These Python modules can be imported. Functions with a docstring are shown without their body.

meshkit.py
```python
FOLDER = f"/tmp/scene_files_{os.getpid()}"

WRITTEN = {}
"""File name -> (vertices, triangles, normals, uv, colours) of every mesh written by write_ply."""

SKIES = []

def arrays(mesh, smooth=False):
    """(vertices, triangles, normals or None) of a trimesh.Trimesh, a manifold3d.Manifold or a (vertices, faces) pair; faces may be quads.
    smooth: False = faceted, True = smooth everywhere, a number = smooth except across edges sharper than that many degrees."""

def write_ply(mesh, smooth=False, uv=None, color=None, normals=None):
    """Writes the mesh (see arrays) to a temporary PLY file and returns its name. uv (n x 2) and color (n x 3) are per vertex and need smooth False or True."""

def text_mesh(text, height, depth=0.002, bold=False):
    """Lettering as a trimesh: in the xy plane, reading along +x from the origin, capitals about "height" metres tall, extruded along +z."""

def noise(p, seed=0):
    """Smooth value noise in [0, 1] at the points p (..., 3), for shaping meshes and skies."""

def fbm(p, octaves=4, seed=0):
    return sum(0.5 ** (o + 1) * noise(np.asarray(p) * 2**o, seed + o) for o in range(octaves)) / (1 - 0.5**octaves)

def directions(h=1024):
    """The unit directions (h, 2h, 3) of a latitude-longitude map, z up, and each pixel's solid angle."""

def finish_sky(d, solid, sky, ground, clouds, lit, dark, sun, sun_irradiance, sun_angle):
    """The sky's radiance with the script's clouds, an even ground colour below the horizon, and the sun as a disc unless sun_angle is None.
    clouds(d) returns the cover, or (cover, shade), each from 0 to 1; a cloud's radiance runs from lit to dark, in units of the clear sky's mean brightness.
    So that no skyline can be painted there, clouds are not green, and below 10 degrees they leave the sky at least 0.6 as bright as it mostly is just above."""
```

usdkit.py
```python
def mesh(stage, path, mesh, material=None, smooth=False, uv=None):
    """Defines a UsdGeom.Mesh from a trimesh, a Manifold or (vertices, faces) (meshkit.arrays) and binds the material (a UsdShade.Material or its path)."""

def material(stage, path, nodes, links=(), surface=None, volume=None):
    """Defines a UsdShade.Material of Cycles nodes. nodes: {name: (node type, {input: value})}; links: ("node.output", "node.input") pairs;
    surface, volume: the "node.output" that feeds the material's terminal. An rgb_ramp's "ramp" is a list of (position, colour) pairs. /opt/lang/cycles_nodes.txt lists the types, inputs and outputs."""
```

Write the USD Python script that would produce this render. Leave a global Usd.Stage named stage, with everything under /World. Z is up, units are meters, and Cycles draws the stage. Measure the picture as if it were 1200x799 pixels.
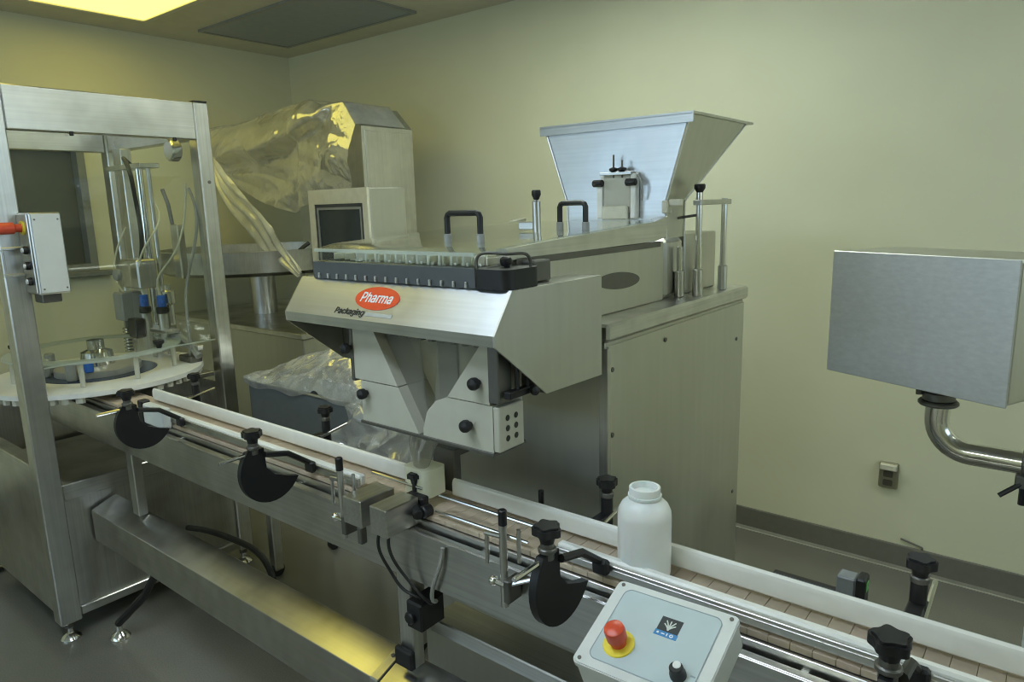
import math, random
import numpy as np, trimesh, shapely, usdkit, meshkit
import shapely.geometry as sg
from shapely import affinity
from pxr import Usd, UsdGeom, UsdLux, Gf, Sdf

random.seed(7); RNG = np.random.default_rng(7)
stage = Usd.Stage.CreateInMemory()
UsdGeom.SetStageUpAxis(stage, UsdGeom.Tokens.z); UsdGeom.SetStageMetersPerUnit(stage, 1.0)
WORLD = UsdGeom.Xform.Define(stage, '/World'); stage.SetDefaultPrim(WORLD.GetPrim())
UsdGeom.Scope.Define(stage, '/World/Looks')

# ------------------------------------------------------------------ camera, light, exposure
EXPOSURE = 0.12
FOCAL_PX, PITCH, YAW, ROLL, CAM_Z = 821.4, 10.94, -38.82, -1.51, 1.5
def make_camera():
    p, y, ro = np.radians([PITCH, YAW, ROLL])
    F = np.array([np.sin(y)*np.cos(p), np.cos(y)*np.cos(p), -np.sin(p)])
    r = np.array([np.cos(y), -np.sin(y), 0.0]); u = np.cross(r, F)
    r, u = r*np.cos(ro)+u*np.sin(ro), -r*np.sin(ro)+u*np.cos(ro)
    c = UsdGeom.Camera.Define(stage, '/World/camera')
    m = Gf.Matrix4d(*[float(v) for row in ((*r, 0), (*u, 0), (*(-F), 0), (0, 0, CAM_Z, 1)) for v in row])
    c.AddTransformOp().Set(m)
    c.CreateHorizontalApertureAttr(36.0); c.CreateVerticalApertureAttr(36.0*799/1200)
    c.CreateFocalLengthAttr(FOCAL_PX/1200*36.0); c.CreateClippingRangeAttr(Gf.Vec2f(0.05, 60))
    c.CreateExposureAttr(EXPOSURE)
make_camera()
WARM = ((1.0, 0.88, 0.17), 2.3)      # colour and strength of the yellowed fluorescent fixtures at the left; the nearer one is unseen
UNSEEN_COOL = ((0.90, 1.0, 0.87), 8.2)      # unseen fixtures, placed to light the back wall and machine faces
UNSEEN_DAYL = ((0.82, 0.98, 1.12), 9.2)    # unseen fixture over the aisle, for the white sheen on the logo hood
UNSEEN_PANE = ((0.62, 0.85, 1.05), 2.3)     # glow of two unseen windows, for cool light on hopper and header

# ------------------------------------------------------------------ materials
LOOKS = {}
def mat(name, nodes, links=(), surface='p.BSDF'):
    LOOKS[name] = usdkit.material(stage, '/World/Looks/'+name, nodes, links, surface=surface)
    return LOOKS[name]
def plain(name, col, rough=0.5, metal=0.0, var=0.06, vscale=30, bump=0.0, **kw):
    """principled with a faint procedural mottling of its own colour"""
    c = np.array(col)
    n = {'co': ('texture_coordinate', {}), 'n': ('noise_texture', {'scale': vscale, 'detail': 3}),
         'r': ('rgb_ramp', {'ramp': [(0.3, tuple(c*(1-var))), (0.7, tuple(np.minimum(c*(1+var), 1)))]}),
         'p': ('principled_bsdf', {'roughness': rough, 'metallic': metal, **kw})}
    l = [('co.object', 'n.vector'), ('n.fac', 'r.fac'), ('r.color', 'p.base_color')]
    if bump:
        n['b'] = ('bump', {'strength': bump, 'distance': 0.002}); l += [('n.fac', 'b.height'), ('b.normal', 'p.normal')]
    return mat(name, n, l)
def brushed(name, scale, col=(0.63, 0.625, 0.60), rough=0.30, var=0.10, bump=0.06):
    c = np.array(col)
    return mat(name, {'co': ('texture_coordinate', {}), 'm': ('mapping', {'scale': scale}),
        'n': ('noise_texture', {'scale': 1.0, 'detail': 4, 'roughness': 0.6}),
        'n2': ('noise_texture', {'scale': 4.0, 'detail': 3}),
        'r': ('rgb_ramp', {'ramp': [(0.3, tuple(c*(1-var))), (0.7, tuple(np.minimum(c*(1+var), 1)))]}),
        'rr': ('map_range', {'from_min': 0.3, 'from_max': 0.7, 'to_min': rough*0.85, 'to_max': rough*1.2}),
        'b': ('bump', {'strength': bump, 'distance': 0.001}),
        'p': ('principled_bsdf', {'metallic': 1.0})},
        [('co.object', 'm.vector'), ('m.vector', 'n.vector'), ('co.object', 'n2.vector'), ('n.fac', 'r.fac'), ('r.color', 'p.base_color'),
         ('n2.fac', 'rr.value'), ('rr.result', 'p.roughness'), ('n.fac', 'b.height'), ('b.normal', 'p.normal')])
plain('wall_paint', (0.71, 0.705, 0.53), 0.55, var=0.025, vscale=3)
plain('ceiling_paint', (0.60, 0.58, 0.48), 0.7, var=0.04, vscale=12)
mat('epoxy_floor', {'co': ('texture_coordinate', {}), 'n': ('noise_texture', {'scale': 220, 'detail': 2}), 'n2': ('noise_texture', {'scale': 1.6, 'detail': 4}),
    'r': ('rgb_ramp', {'ramp': [(0.3, (0.145, 0.142, 0.125)), (0.7, (0.19, 0.185, 0.16))]}), 'rr': ('map_range', {'from_min': 0.3, 'from_max': 0.7, 'to_min': 0.16, 'to_max': 0.30}),
    'p': ('principled_bsdf', {'roughness': 0.3, 'ior': 1.6})}, [('co.object', 'n.vector'), ('co.object', 'n2.vector'), ('n.fac', 'r.fac'), ('r.color', 'p.base_color'), ('n2.fac', 'rr.value'), ('rr.result', 'p.roughness')])
plain('vinyl_grey', (0.16, 0.155, 0.13), 0.5)
plain('caulk', (0.42, 0.41, 0.35), 0.6)
brushed('steel_along_x', (2, 160, 160))
brushed('steel_along_y', (160, 2, 160))
brushed('steel_along_z', (160, 160, 2))
brushed('steel_smooth', (2, 90, 90), (0.64, 0.635, 0.61), 0.26, 0.05, 0.012)
brushed('steel_box', (3, 140, 140), (0.72, 0.73, 0.73), 0.45, 0.06, 0.03)
brushed('steel_satin', (40, 40, 3), (0.60, 0.595, 0.54), 0.42, 0.03, 0.008)
brushed('steel_bright', (3, 120, 120), (0.72, 0.74, 0.76), 0.36, 0.05, 0.03)
plain('chrome', (0.72, 0.71, 0.68), 0.16, 1.0, 0.02)
plain('dark_metal', (0.17, 0.165, 0.15), 0.45, 0.8)
plain('black_plastic', (0.010, 0.010, 0.011), 0.45, 0.0, 0.1)
plain('black_rubber', (0.02, 0.02, 0.02), 0.55, 0.0, 0.1)
plain('white_plastic', (0.80, 0.80, 0.76), 0.38, 0.0, 0.02)
plain('rail_plastic', (0.76, 0.76, 0.72), 0.32, 0.0, 0.03)
plain('bottle_plastic', (0.78, 0.79, 0.77), 0.35, 0.0, 0.01, subsurface_weight=0.15, subsurface_scale=0.01)
plain('plate_plastic', (0.50, 0.49, 0.41), 0.45, 0.0, 0.03)
plain('grey_plastic', (0.30, 0.30, 0.28), 0.35, 0.0, 0.05)
plain('enclosure_white', (0.66, 0.68, 0.66), 0.35, 0.0, 0.02)
plain('panel_blue', (0.50, 0.58, 0.60), 0.3, 0.0, 0.02)
plain('line_grey', (0.30, 0.35, 0.38), 0.4)
plain('sticker_dark', (0.045, 0.05, 0.055), 0.35)
plain('sticker_blue', (0.06, 0.24, 0.52), 0.35)
plain('sticker_white', (0.80, 0.80, 0.78), 0.4, var=0.02)
plain('emblem_grey', (0.62, 0.66, 0.62), 0.4)
plain('estop_red', (0.62, 0.075, 0.03), 0.32)
plain('estop_yellow', (0.80, 0.66, 0.06), 0.42)
plain('logo_red', (0.72, 0.075, 0.02), 0.4)
plain('ink_black', (0.025, 0.025, 0.02), 0.5)
plain('ink_grey', (0.42, 0.43, 0.40), 0.5)
plain('fitting_blue', (0.02, 0.12, 0.50), 0.35)
plain('navy_disc', (0.05, 0.07, 0.14), 0.22)
plain('hose_white', (0.62, 0.62, 0.50), 0.4)
plain('screen_glass', (0.035, 0.045, 0.052), 0.12)
plain('bezel_grey', (0.28, 0.29, 0.28), 0.4)
plain('cream_metal', (0.64, 0.62, 0.50), 0.42)
plain('dark_tint', (0.06, 0.065, 0.07), 0.18)
plain('slate_panel', (0.27, 0.31, 0.36), 0.4)
plain('band_grey', (0.075, 0.082, 0.088), 0.3)
plain('duct_grey', (0.20, 0.215, 0.22), 0.5)
plain('window_dark', (0.05, 0.06, 0.06), 0.4)
plain('outlet_steel', (0.30, 0.28, 0.20), 0.4, 0.7)
plain('socket_dark', (0.06, 0.055, 0.04), 0.5)
plain('green_led', (0.10, 0.45, 0.10), 0.4)
plain('bin_grey', (0.14, 0.16, 0.175), 0.4)
for k, c in enumerate([(0.47, 0.39, 0.29), (0.50, 0.415, 0.31), (0.45, 0.37, 0.275), (0.49, 0.39, 0.30)]):
    plain(f'belt_tan_{k}', c, 0.5, 0.0, 0.05, 60)
def clear(name, tint, body=None, amount=0.0, rough=0.03, ior=1.49):
    n = {'lw': ('layer_weight', {'blend': 0.5}), 'pw': ('math', {'math_type': 'power', 'value2': 5.0}), 'f': ('math', {'math_type': 'multiply_add', 'value2': 0.95, 'value3': 0.045}), 't': ('transparent_bsdf', {'color': tint}), 'g': ('glossy_bsdf', {'color': (0.95, 0.95, 0.95), 'roughness': rough}), 'mx': ('mix_closure', {})}
    l = [('lw.facing', 'pw.value1'), ('pw.value', 'f.value1'), ('f.value', 'mx.fac'), ('t.BSDF', 'mx.closure1'), ('g.BSDF', 'mx.closure2')]
    out = 'mx.closure'
    if body is not None:
        n['d'] = ('diffuse_bsdf', {'color': body}); n['tl'] = ('translucent_bsdf', {'color': body})
        n['a'] = ('mix_closure', {'fac': 0.5}); n['m2'] = ('mix_closure', {'fac': amount})
        l += [('d.BSDF', 'a.closure1'), ('tl.BSDF', 'a.closure2'), ('mx.closure', 'm2.closure1'), ('a.closure', 'm2.closure2')]
        out = 'm2.closure'
    return mat(name, n, l, out)
clear('acrylic', (0.93, 0.95, 0.93))
clear('acrylic_edge', (0.75, 0.80, 0.76), (0.75, 0.80, 0.78), 0.5)
clear('frosted', (0.90, 0.90, 0.78), (0.90, 0.90, 0.74), 0.75, 0.2)
clear('tube_clear', (0.88, 0.88, 0.85), (0.6, 0.6, 0.56), 0.25, 0.08)
def plastic_film(name, amount, rough):
    return mat(name, {'co': ('texture_coordinate', {}), 'n': ('noise_texture', {'scale': 14, 'detail': 4, 'distortion': 0.8}), 'b': ('bump', {'strength': 0.35, 'distance': 0.01}),
        'n2': ('noise_texture', {'scale': 5, 'detail': 3, 'distortion': 1.2}), 'mr': ('map_range', {'from_min': 0.35, 'from_max': 0.7, 'to_min': amount*0.6, 'to_max': amount*1.5}),
        'lw': ('layer_weight', {'blend': 0.5}), 'pw': ('math', {'math_type': 'power', 'value2': 3.0}), 'f': ('math', {'math_type': 'multiply_add', 'value2': 0.80, 'value3': 0.17}), 't': ('transparent_bsdf', {'color': (0.93, 0.93, 0.92)}), 'g': ('glossy_bsdf', {'color': (1, 1, 1), 'roughness': rough}),
        'd': ('diffuse_bsdf', {'color': (0.88, 0.90, 0.91)}), 'tl': ('translucent_bsdf', {'color': (0.88, 0.9, 0.9)}),
        'mx': ('mix_closure', {}), 'a': ('mix_closure', {'fac': 0.25}), 'm2': ('mix_closure', {})},
        [('co.object', 'n.vector'), ('co.object', 'n2.vector'), ('n.fac', 'b.height'), ('b.normal', 'g.normal'), ('b.normal', 'lw.normal'), ('b.normal', 'd.normal'), ('lw.facing', 'pw.value1'), ('pw.value', 'f.value1'),
         ('n2.fac', 'mr.value'), ('mr.result', 'm2.fac'), ('f.value', 'mx.fac'), ('t.BSDF', 'mx.closure1'), ('g.BSDF', 'mx.closure2'),
         ('d.BSDF', 'a.closure1'), ('tl.BSDF', 'a.closure2'), ('mx.closure', 'm2.closure1'), ('a.closure', 'm2.closure2')], 'm2.closure')
plastic_film('poly_film', 0.17, 0.10)
plastic_film('poly_film_thick', 0.42, 0.10)
def lamp(name, col, strength):
    mat(name, {'co': ('texture_coordinate', {}), 'n': ('noise_texture', {'scale': 3}), 'mr': ('map_range', {'from_min': 0.2, 'from_max': 0.8, 'to_min': strength*0.95, 'to_max': strength*1.05}),
               'e': ('emission', {'color': col})}, [('co.object', 'n.vector'), ('n.fac', 'mr.value'), ('mr.result', 'e.strength')], 'e.emission')
lamp('lamp_warm', *WARM); lamp('unseen_lamp_cool', *UNSEEN_COOL); lamp('unseen_lit_pane', *UNSEEN_PANE); lamp('unseen_lamp_daylight', *UNSEEN_DAYL)

# ------------------------------------------------------------------ shapes (world coordinates)
def cat(*ms):
    return trimesh.util.concatenate([m for m in ms])
def box(x0, x1, y0, y1, z0, z1, b=0.0015):
    lo, hi = np.minimum((x0, y0, z0), (x1, y1, z1)), np.maximum((x0, y0, z0), (x1, y1, z1))
    b = min(b, 0.4*float((hi-lo).min()))
    if b <= 0: return trimesh.creation.box(bounds=[lo, hi])
    pts = []
    for s in np.ndindex(2, 2, 2):
        c = np.where(s, hi, lo); d = np.where(s, -1, 1)*b
        for k in range(3):
            q = c+d; q[k] = c[k]; pts.append(q)
    return trimesh.convex.convex_hull(np.array(pts))
def frame_to(d):
    d = np.asarray(d, float); d = d/np.linalg.norm(d)
    a = np.array([0, 0, 1.0]) if abs(d[2]) < 0.9 else np.array([1.0, 0, 0])
    u = np.cross(a, d); u /= np.linalg.norm(u); return np.column_stack([u, np.cross(d, u), d])
def lathe(prof, p0, d=(0, 0, 1), n=24):
    """prof: (radius, height along d) pairs from the axis start to the axis end"""
    m = trimesh.creation.revolve(np.array(prof, float), sections=n)
    T = np.eye(4); T[:3, :3] = frame_to(d); T[:3, 3] = p0; m.apply_transform(T)
    return m
def cyl(p0, p1, r, n=16, b=0.0):
    p0, p1 = np.asarray(p0, float), np.asarray(p1, float); L = np.linalg.norm(p1-p0); b = min(b, 0.4*r, 0.4*L)
    prof = [(0, 0), (r-b, 0), (r, b), (r, L-b), (r-b, L), (0, L)] if b > 0 else [(0, 0), (r, 0), (r, L), (0, L)]
    return lathe(prof, p0, p1-p0, n)
def smooth_path(pts, n=24):
    pts = np.asarray(pts, float)
    if len(pts) < 3: return pts
    from scipy.interpolate import CubicSpline
    t = np.r_[0, np.cumsum(np.linalg.norm(np.diff(pts, axis=0), axis=1))]
    return CubicSpline(t, pts)(np.linspace(0, t[-1], n))
def tube(pts, r, n=8, smooth=0):
    p = smooth_path(pts, smooth) if smooth else np.asarray(pts, float)
    rings, up = [], None
    for i in range(len(p)):
        d = p[min(i+1, len(p)-1)]-p[max(i-1, 0)]; d /= np.linalg.norm(d)
        if up is None: up = frame_to(d)[:, 0]
        up = up-d*(up@d); up /= np.linalg.norm(up); v = np.cross(d, up)
        a = np.linspace(0, 2*np.pi, n, endpoint=False)
        rr = r[i] if np.ndim(r) else r
        rings.append(p[i]+rr*(np.cos(a)[:, None]*up+np.sin(a)[:, None]*v))
    V = np.vstack(rings+[p[:1], p[-1:]]); F = []; k = len(p)*n
    for i in range(len(p)-1):
        for j in range(n):
            a, b_, c, d = i*n+j, i*n+(j+1) % n, (i+1)*n+(j+1) % n, (i+1)*n+j
            F += [(a, b_, c), (a, c, d)]
    for j in range(n):
        F += [(k, (j+1) % n, j), (k+1, (len(p)-1)*n+j, (len(p)-1)*n+(j+1) % n)]
    return trimesh.Trimesh(V, F, process=False)
AX = {'x': np.array([[0, 0, 1.0], [1, 0, 0], [0, 1, 0]]),      # polygon (y, z) extruded along x
      'y': np.array([[1.0, 0, 0], [0, 0, -1], [0, 1, 0]]),     # polygon (x, z) extruded along -y
      'z': np.eye(3)}
def prism(poly, axis, a, b):
    """a shapely polygon or list of points in the plane across `axis`, from a to b along it"""
    g = poly if hasattr(poly, 'geom_type') else sg.Polygon(poly)
    gs = getattr(g, 'geoms', [g]); lo, hi = min(a, b), max(a, b)
    out = []
    for q in gs:
        m = trimesh.creation.extrude_polygon(q, hi-lo, engine='earcut')
        T = np.eye(4); T[:3, :3] = AX[axis]
        m.apply_transform(T)
        o = np.zeros(3)
        if axis == 'y': o[1] = hi
        else: o['xyz'.index(axis)] = lo
        m.apply_translation(o); out.append(m)
    return cat(*out)
def rrect(x0, y0, x1, y1, r, n=6):
    return sg.box(x0+r, y0+r, x1-r, y1-r).buffer(r, quad_segs=n)
def place(m, origin, ex, ey):
    """a mesh drawn in the xy plane, put with its x along ex, its y along ey"""
    ex, ey = np.asarray(ex, float), np.asarray(ey, float); ex /= np.linalg.norm(ex); ey = ey-ex*(ex@ey); ey /= np.linalg.norm(ey)
    T = np.eye(4); T[:3, 0], T[:3, 1], T[:3, 2], T[:3, 3] = ex, ey, np.cross(ex, ey), origin
    m = m.copy(); m.apply_transform(T); return m
def shell(V, F, t):
    """a thin sheet with a real thickness"""
    m = trimesh.Trimesh(V, F, process=False); n = m.vertex_normals
    k = len(V); e = trimesh.grouping.group_rows(m.edges_sorted, require_count=1); E = m.edges[e]
    side = np.vstack([np.column_stack([E[:, 0], E[:, 0]+k, E[:, 1]]), np.column_stack([E[:, 1], E[:, 0]+k, E[:, 1]+k])])
    return trimesh.Trimesh(np.vstack([V, V-n*t]), np.vstack([F, F[:, ::-1]+k, side]), process=False)
def grid_faces(nu, nv):
    i, j = np.meshgrid(np.arange(nu-1), np.arange(nv-1), indexing='ij'); a = (i*nv+j).ravel()
    return np.vstack([np.column_stack([a, a+nv, a+nv+1]), np.column_stack([a, a+nv+1, a+1])])
def star(n=5, r=0.026, depth=0.2):
    a = np.linspace(0, 2*np.pi, 60, endpoint=False)
    rr = r*(1-depth*0.5+depth*0.5*np.cos(n*a))
    return sg.Polygon(np.column_stack([rr*np.cos(a), rr*np.sin(a)]))
def star_knob(c, r=0.026, h=0.022, turn=0.3):
    """a star hand knob standing upright with its skirt at c"""
    p = affinity.rotate(star(5, r), turn, use_radians=True, origin=(0, 0))
    m = cat(prism(p, 'z', h*0.35, h*0.85), prism(p.buffer(-0.003), 'z', h*0.85, h), lathe([(0, -0.006), (r*0.45, -0.006), (r*0.62, h*0.36), (0, h*0.36)], (0, 0, 0)))
    m.apply_translation(c); return m
def ball_knob(c, d, r=0.012):
    """a round hand knob whose stem starts at c and points along d"""
    return lathe([(0, 0), (r*0.5, 0), (r*0.5, r*0.5), (r*0.95, r*0.7), (r*1.05, r*1.3), (r*0.9, r*1.8), (r*0.4, r*2.05), (0, r*2.05)], c, d, 16)

# ------------------------------------------------------------------ things and parts
USED, ORIGIN = {}, {}
def numbered(parent, name):
    k = (str(parent), name); n = USED.get(k, 0); USED[k] = n+1
    return f'{parent}/{name}' if n == 0 else f'{parent}/{name}_{n:03d}'
def keys(prim, label=None, category=None, group=None, kind=None):
    for k, v in (('label', label), ('category', category), ('group', group), ('kind', kind)):
        if v: prim.SetCustomDataByKey(k, v)
    return prim
def thing(name, label, category, loc=(0, 0, 0), group=None):
    path = numbered('/World', name); x = UsdGeom.Xform.Define(stage, path); x.AddTranslateOp().Set(Gf.Vec3d(*map(float, loc)))
    ORIGIN[path] = np.array(loc, float); keys(x.GetPrim(), label, category, group); return path
def part(parent, name, mesh, material, smooth=35, label=None, kind=None):
    """one Mesh under the thing or part `parent`; the mesh is given in world coordinates"""
    path = numbered(parent, name); o = ORIGIN[parent]; ORIGIN[path] = o
    mesh = mesh.copy(); mesh.apply_translation(-o)
    p = usdkit.mesh(stage, path, mesh, LOOKS[material], smooth=smooth); keys(p.GetPrim(), label=label, kind=kind); return path
def solo(name, mesh, material, label, category, group=None, smooth=35):
    path = numbered('/World', name); ORIGIN[path] = np.zeros(3)
    p = usdkit.mesh(stage, path, mesh, LOOKS[material], smooth=smooth); keys(p.GetPrim(), label, category, group); return path
def struct(name, mesh, material, smooth=False):
    path = f'/World/{name}'; ORIGIN[path] = np.zeros(3)
    p = usdkit.mesh(stage, path, mesh, LOOKS[material], smooth=smooth); keys(p.GetPrim(), kind='structure'); return path

# ------------------------------------------------------------------ the room
XL, XRT, YB, YF, ZC = -4.35, 2.6, 3.04, -2.6, 2.53
struct('floor', box(XL-.1, XRT+.1, YF-.1, YB+.1, -0.1, 0, 0), 'epoxy_floor')
struct('ceiling', box(XL-.1, XRT+.1, YF-.1, YB+.1, ZC, ZC+0.1, 0), 'ceiling_paint')
struct('wall_back', box(XL-.1, XRT+.1, YB, YB+.1, 0, ZC, 0), 'wall_paint')
SY0, SY1, SZ0, SZ1 = 0.4, 2.4, 1.35, 2.30      # unseen window in the right wall, cool light for the header beam
struct('wall_right', cat(box(XRT, XRT+.1, YF, SY0, 0, ZC, 0), box(XRT, XRT+.1, SY1, YB, 0, ZC, 0), box(XRT, XRT+.1, SY0, SY1, 0, SZ0, 0), box(XRT, XRT+.1, SY0, SY1, SZ1, ZC, 0)), 'wall_paint')
OX0, OX1, OZ0, OZ1 = -4.0, -1.0, 1.0, 2.15      # unseen window in the front wall, cool light for the hopper
struct('wall_front', cat(box(XL-.1, OX0, YF-.1, YF, 0, ZC, 0), box(OX1, XRT+.1, YF-.1, YF, 0, ZC, 0), box(OX0, OX1, YF-.1, YF, 0, OZ0, 0), box(OX0, OX1, YF-.1, YF, OZ1, ZC, 0)), 'wall_paint')
WY0, WY1, WZ0, WZ1 = 0.95, 1.66, 1.20, 1.90      # window in the left wall
struct('wall_left', cat(box(XL-.1, XL, YF, WY0, 0, ZC, 0), box(XL-.1, XL, WY1, YB, 0, ZC, 0), box(XL-.1, XL, WY0, WY1, 0, WZ0, 0), box(XL-.1, XL, WY0, WY1, WZ1, ZC, 0)), 'wall_paint')
def cove(a, b): return [(0, 0), (a, 0), (a*0.45, 0.012), (a*0.3, b-0.004), (a*0.2, b), (0, b)]
def baseboards():
    bb = [(YB-y, z) for y, z in cove(0.022, 0.10)]
    p = struct('baseboard_back', prism(bb, 'x', XL, XRT), 'vinyl_grey')
    part(p, 'caulk_line', box(XL, XRT, YB-0.028, YB-0.0215, 0, 0.004, 0.0005), 'caulk')
    struct('baseboard_left', prism([(XL+y, z) for y, z in cove(0.02, 0.10)], 'y', YF, YB-0.03), 'vinyl_grey')
baseboards()
def window():
    p = struct('window_1', box(XL-0.07, XL-0.062, WY0+0.03, WY1-0.03, WZ0+0.03, WZ1-0.03, 0), 'window_dark')
    fr = sg.box(WY0, WZ0, WY1, WZ1).difference(sg.box(WY0+0.04, WZ0+0.04, WY1-0.04, WZ1-0.04))
    part(p, 'window_frame', prism(fr, 'x', XL-0.09, XL+0.012), 'duct_grey')
    part(p, 'window_sill', box(XL-0.06, XL+0.06, WY0-0.05, WY1+0.06, WZ0-0.03, WZ0, 0.004), 'duct_grey')
window()
def unseen_front_window():
    p = struct('window_2', box(OX0+.03, OX1-.03, YF-.07, YF-.062, OZ0+.03, OZ1-.03, 0), 'unseen_lit_pane')  # unseen glowing pane behind the camera, gives the hopper its cool sheen
    for a, b in ((OX0, OX0+.05), (OX0+.98, OX0+1.02), (OX1-1.02, OX1-.98), (OX1-.05, OX1)):
        part(p, 'window_frame', box(a, b, YF-.09, YF+.012, OZ0, OZ1, .003), 'duct_grey')
    for a, b in ((OZ0, OZ0+.05), (OZ1-.05, OZ1)):
        part(p, 'window_frame', box(OX0+.05, OX1-.05, YF-.088, YF+.010, a, b, .003), 'duct_grey')
unseen_front_window()
def unseen_side_window():
    p = struct('window_3', box(XRT+.062, XRT+.07, SY0+.03, SY1-.03, SZ0+.03, SZ1-.03, 0), 'unseen_lit_pane')  # unseen glowing pane at the right, cools the header beam and right-facing sides
    for a, b in ((SY0, SY0+.05), ((SY0+SY1)/2-.02, (SY0+SY1)/2+.02), (SY1-.05, SY1)):
        part(p, 'window_frame', box(XRT-.012, XRT+.09, a, b, SZ0, SZ1, .003), 'duct_grey')
    for a, b in ((SZ0, SZ0+.05), (SZ1-.05, SZ1)):
        part(p, 'window_frame', box(XRT-.010, XRT+.088, SY0+.05, SY1-.05, a, b, .003), 'duct_grey')
unseen_side_window()
def troffer(x0, x1, y0, y1, look, label, lw=0.03):
    t = thing('ceiling_light', label, 'ceiling light', (x0, y0, ZC))
    fr = sg.box(x0, y0, x1, y1).difference(sg.box(x0+lw, y0+lw, x1-lw, y1-lw))
    part(t, 'frame', prism(fr, 'z', ZC-0.014, ZC+0.0), 'cream_metal')
    part(t, 'diffuser', box(x0+lw, x1-lw, y0+lw, y1-lw, ZC-0.008, ZC-0.002, 0.001), look)
troffer(-4.04, -2.84, 1.35, 1.95, 'lamp_warm', 'glowing yellowed ceiling light fixture above the framed machine')
troffer(-3.40, -2.20, 0.45, 1.05, 'lamp_warm', 'unseen yellow ceiling lamp out of view above the steel duct, placed for warm reflections on duct and hood')  # out of view, placed so duct and hood pick up yellow
troffer(-1.70, -0.50, -0.25, 0.35, 'unseen_lamp_daylight', 'unseen white ceiling lamp out of view over the aisle, placed to whiten the logo hood')  # out of view, set where the slanted logo panel mirrors it
troffer(0.75, 1.95, 1.70, 2.30, 'unseen_lamp_cool', 'unseen white ceiling lamp out of view at the right, placed to light the back wall')  # out of view, brightens the right part of the back wall
troffer(-2.05, -0.85, 1.70, 2.30, 'unseen_lamp_cool', 'unseen white ceiling lamp out of view above the hopper, placed to light the wall behind it')  # out of view, brightens the back wall around the hopper
troffer(-0.9, 0.3, -1.9, -1.3, 'unseen_lamp_cool', 'unseen white ceiling lamp out of view behind the camera, lights the front faces')  # out of view, lights faces turned towards the camera
def grey_panel():
    t = thing('ceiling_panel', 'flat dark grey rectangular panel set into the ceiling corner', 'ceiling panel', (-4.03, 2.23, ZC))
    x0, x1, y0, y1 = -4.04, -2.87, 2.235, 2.83
    part(t, 'panel', box(x0+.02, x1-.02, y0+.02, y1-.02, ZC-0.010, ZC, 0.001), 'slate_panel')
    part(t, 'frame', prism(sg.box(x0, y0, x1, y1).difference(sg.box(x0+.02, y0+.02, x1-.02, y1-.02)), 'z', ZC-0.014, ZC), 'bezel_grey')
grey_panel()

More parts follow.
